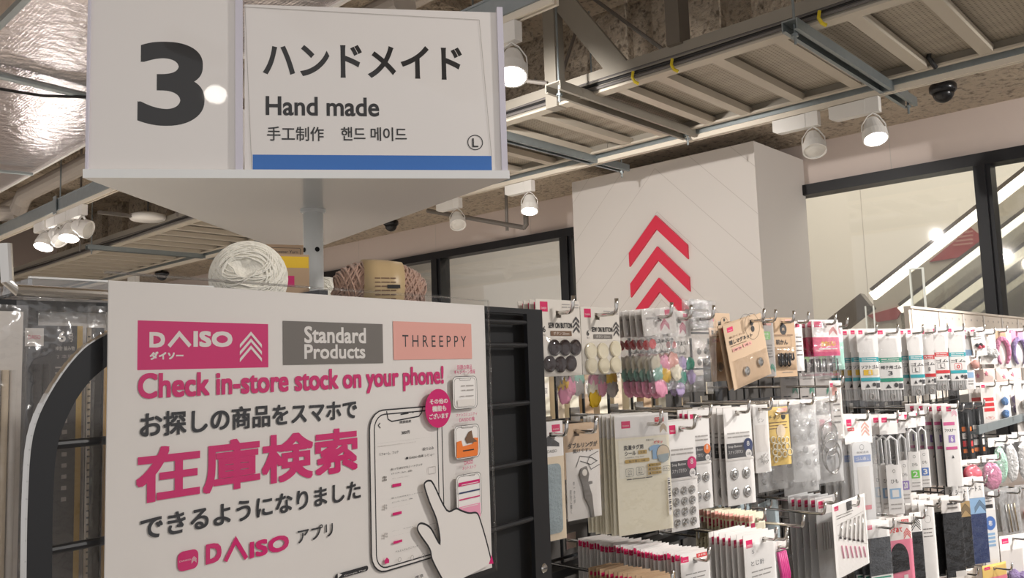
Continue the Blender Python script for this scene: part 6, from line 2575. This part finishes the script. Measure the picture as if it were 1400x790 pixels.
pack('hair_pin_pack', 'hair accessory', 'clear pack of hair pins right of the blue emblem', (1367, 668, 1394, 738), generic('milk', logo=False, extra=ex_hairpins, seed=219, t=0.0006), -26, 4, row=0, Y=0.61, n=5, dY=0.022, tip=0.03, jit=2.5)
pack('hair_pin_pack', 'hair accessory', 'clear pack with peach filling at the edge, under the white pouches', (1390, 662, 1412, 730), generic('milk', logo=False, extra=ball_part('salmon', ((0.5, 0.6),), 0.016, 'soft_piece'), seed=221, t=0.0006), -26, row=0, Y=0.60, tip=0.03)
pack('scrunchie_pack', 'hair accessory', 'pastel scrunchie pack with white header at the bottom corner', (1370, 730, 1408, 830), generic('white2', extra=ball_part('fluff_lilac', ((0.3, 0.55), (0.65, 0.6), (0.45, 0.8)), 0.018, 'scrunchie'), seed=223), -26, row=0, Y=0.60, n=1, dY=0.045, tip=0.03)
pack('hair_card', 'hair accessory', 'pale yellow card under the navy repair sheet', (1345, 770, 1378, 830), generic('cardyellow', logo=True, extra=lambda c: c.r(0, 0.3, 1, 0.45, 'pinkbg'), seed=225), -20, row=0, Y=0.60, tip=0.04)
pack('hair_card', 'hair accessory', 'striped hair-tie card under the black sleeves', (1308, 778, 1335, 830), generic('white2', logo=True, logomat='pink', seed=227), -20, row=0, Y=0.66, n=2, dY=0.02, tip=0.03)

# ---- white slotted header board of the next rack
mb = MB()
a, b = onY(1243, 434, 0.9), onY(1405, 430, 0.9)
x0, x1, zt_, zb_ = a.x, b.x + 0.4, onY(1320, 426, 0.9).z, 1.40
mb.box((x0, 0.90, zb_), (x1, 0.915, zt_), 'peg_white')
mb.box((x0, 0.893, zt_ - 0.008), (x1, 0.90, zt_), 'peg_white')
A = Art(mb, lambda u, v: (u, v), 0.90)
for k in range(22):
    x = x0 + 0.06 + k * 0.085
    A.rect(x, zt_ - 0.035, x + 0.012, zt_ - 0.028, 'lgrey')
for k in range(6):
    mb.box((x0 + 0.02 + k * 0.3, 0.896, zb_), (x0 + 0.034 + k * 0.3, 0.8999, zt_ - 0.01), 'white2')
mb.box((x0, 0.90, 0.0), (x0 + 0.05, 0.95, zb_), 'peg_white')
mb.box((x1 - 0.05, 0.90, 0.0), (x1, 0.95, zb_), 'peg_white')
tag(mb.build('header_board'), 'cream-white slotted header board above the far hair accessories', 'board')

# ================================================================== LEFT END, BEHIND THE PANEL
p = onY(10, 396, 0.70)
q = onY(150, 412, 0.70)
mb = MB()
mb.tube([(p.x - 0.002, 0.70, p.z + 0.035), (p.x, 0.70, p.z + 0.006), (p.x + 0.006, 0.70, p.z), (q.x + 0.2, 0.70, p.z - 0.004)], 0.0045, 'chrome', 12)
mb.box((q.x + 0.195, 0.69, p.z - 0.02), (q.x + 0.205, 0.86, p.z + 0.012), 'rack_black')
tag(mb.build('hanging_rail'), 'long chrome rail with upturned end holding the knitting needle packs', 'rail')


def needlepack(gold, num):
    def art(c):
        c.sheet('dgrey2', 1.0, 0.0012, u1=0.84, slot=False)
        x0, x1 = c.xy(0.84, 0)[0], c.xy(0.93, 0)[0]
        c.mb.box((x0, 0.0, c.xy(0, 1)[1]), (x1, 0.003, c.xy(0, 0)[1]), gold)
        c.r(0.04, 0.01, 0.32, 0.075, 'white2')
        c.tx('DAISO', 0.09, 0.035, 0.27, 0.05, 'hot')
        c.tx(num, 0.54, 0.02, 0.66, 0.06, 'white2', 0.03)
        c.tx('号', 0.69, 0.028, 0.78, 0.058, 'white2')
        c.tx('棒針 編み物', 0.5, 0.075, 0.8, 0.092, 'white2')
        c.tx('2 本組', 0.52, 0.105, 0.78, 0.12, 'lgrey')
        c.lines(0.5, 0.15, 0.8, 4, 0.02, 'lgrey')
        for k in range(9):
            c.r(0.62, 0.3 + k * 0.04, 0.7, 0.315 + k * 0.04, 'lgrey')
        mb = MB()
        for u in (0.22, 0.34):
            a, b = c.xy(u, 0.14), c.xy(u, 0.99)
            mb.tube([(a[0], -0.004, a[1]), (b[0], -0.004, b[1])], 0.0028, 'dgrey', 10)
        c.kid('knitting_needles', mb, True)
        c.film('crinkle_big', -0.12, 1.0, -0.12, 1.1, d=0.007, seed=231, nx=14, nz=26, base=0.003, amp=0.002)
    return art


pack('needle_pack', 'knitting needles', 'dark knitting-needle card marked 6 with yellow edge', (26, 445, 116, 830), needlepack('gold', '6'), 2, row=0, Y=0.72, hookup=False, hv=0.02)


def rulerpack(c):
    c.sheet('black', 1.0, 0.0012, slot=False)
    c.r(0.0, 0.0, 0.25, 1.0, 'beige')
    for k in range(40):
        c.r(0.05, 0.03 + k * 0.024, 0.2, 0.036 + k * 0.024, 'ink')
    c.tx('とじ針', 0.5, 0.12, 0.8, 0.16, 'lgrey')
    c.film('crinkle_big', -0.08, 1.0, -0.05, 1.05, d=0.005, seed=233, nx=10, nz=24)


pack('needle_pack', 'knitting needles', 'black ruler-edged needle pack behind the rounded panel corner', (116, 448, 140, 830), rulerpack, 2, row=0, Y=0.735, hookup=False, hv=0.02)
pack('needle_pack', 'knitting needles', 'yellow-brown bamboo needle pack beside the poster edge', (134, 452, 165, 830), generic('pencil_wood', logo=False, seed=235, ftype='clear'), 2, row=0, Y=0.75, hookup=False, hv=0.02)


def palepack(c):
    c.sheet('white2', 1.0, 0.0008, slot=False)
    mb = MB()
    for i in range(4):
        a, b = c.xy(0.15 + 0.2 * i, 0.2), c.xy(0.15 + 0.2 * i, 0.98)
        mb.tube([(a[0], -0.003, a[1]), (b[0], -0.003, b[1])], 0.0026, ('white2', 'lgrey', 'beige', 'white2')[i], 8)
    c.kid('needles', mb, True)
    c.film('crinkle_big', -0.02, 1.0, -0.05, 1.05, d=0.007, seed=237, nx=10, nz=26, amp=0.002, base=0.004)


pack('needle_pack', 'knitting needles', 'pale clear-wrapped needle pack at the picture edge', (-30, 425, 27, 840), palepack, 4, row=0, Y=0.70, hookup=False, hv=0.02)
pack('needle_pack', 'knitting needles', 'clear-wrapped needle pack behind the dark one marked 6', (30, 416, 142, 820), palepack, 2, row=0, Y=0.765, hookup=False, hv=0.02)

bpy.data.objects.remove(_fo)
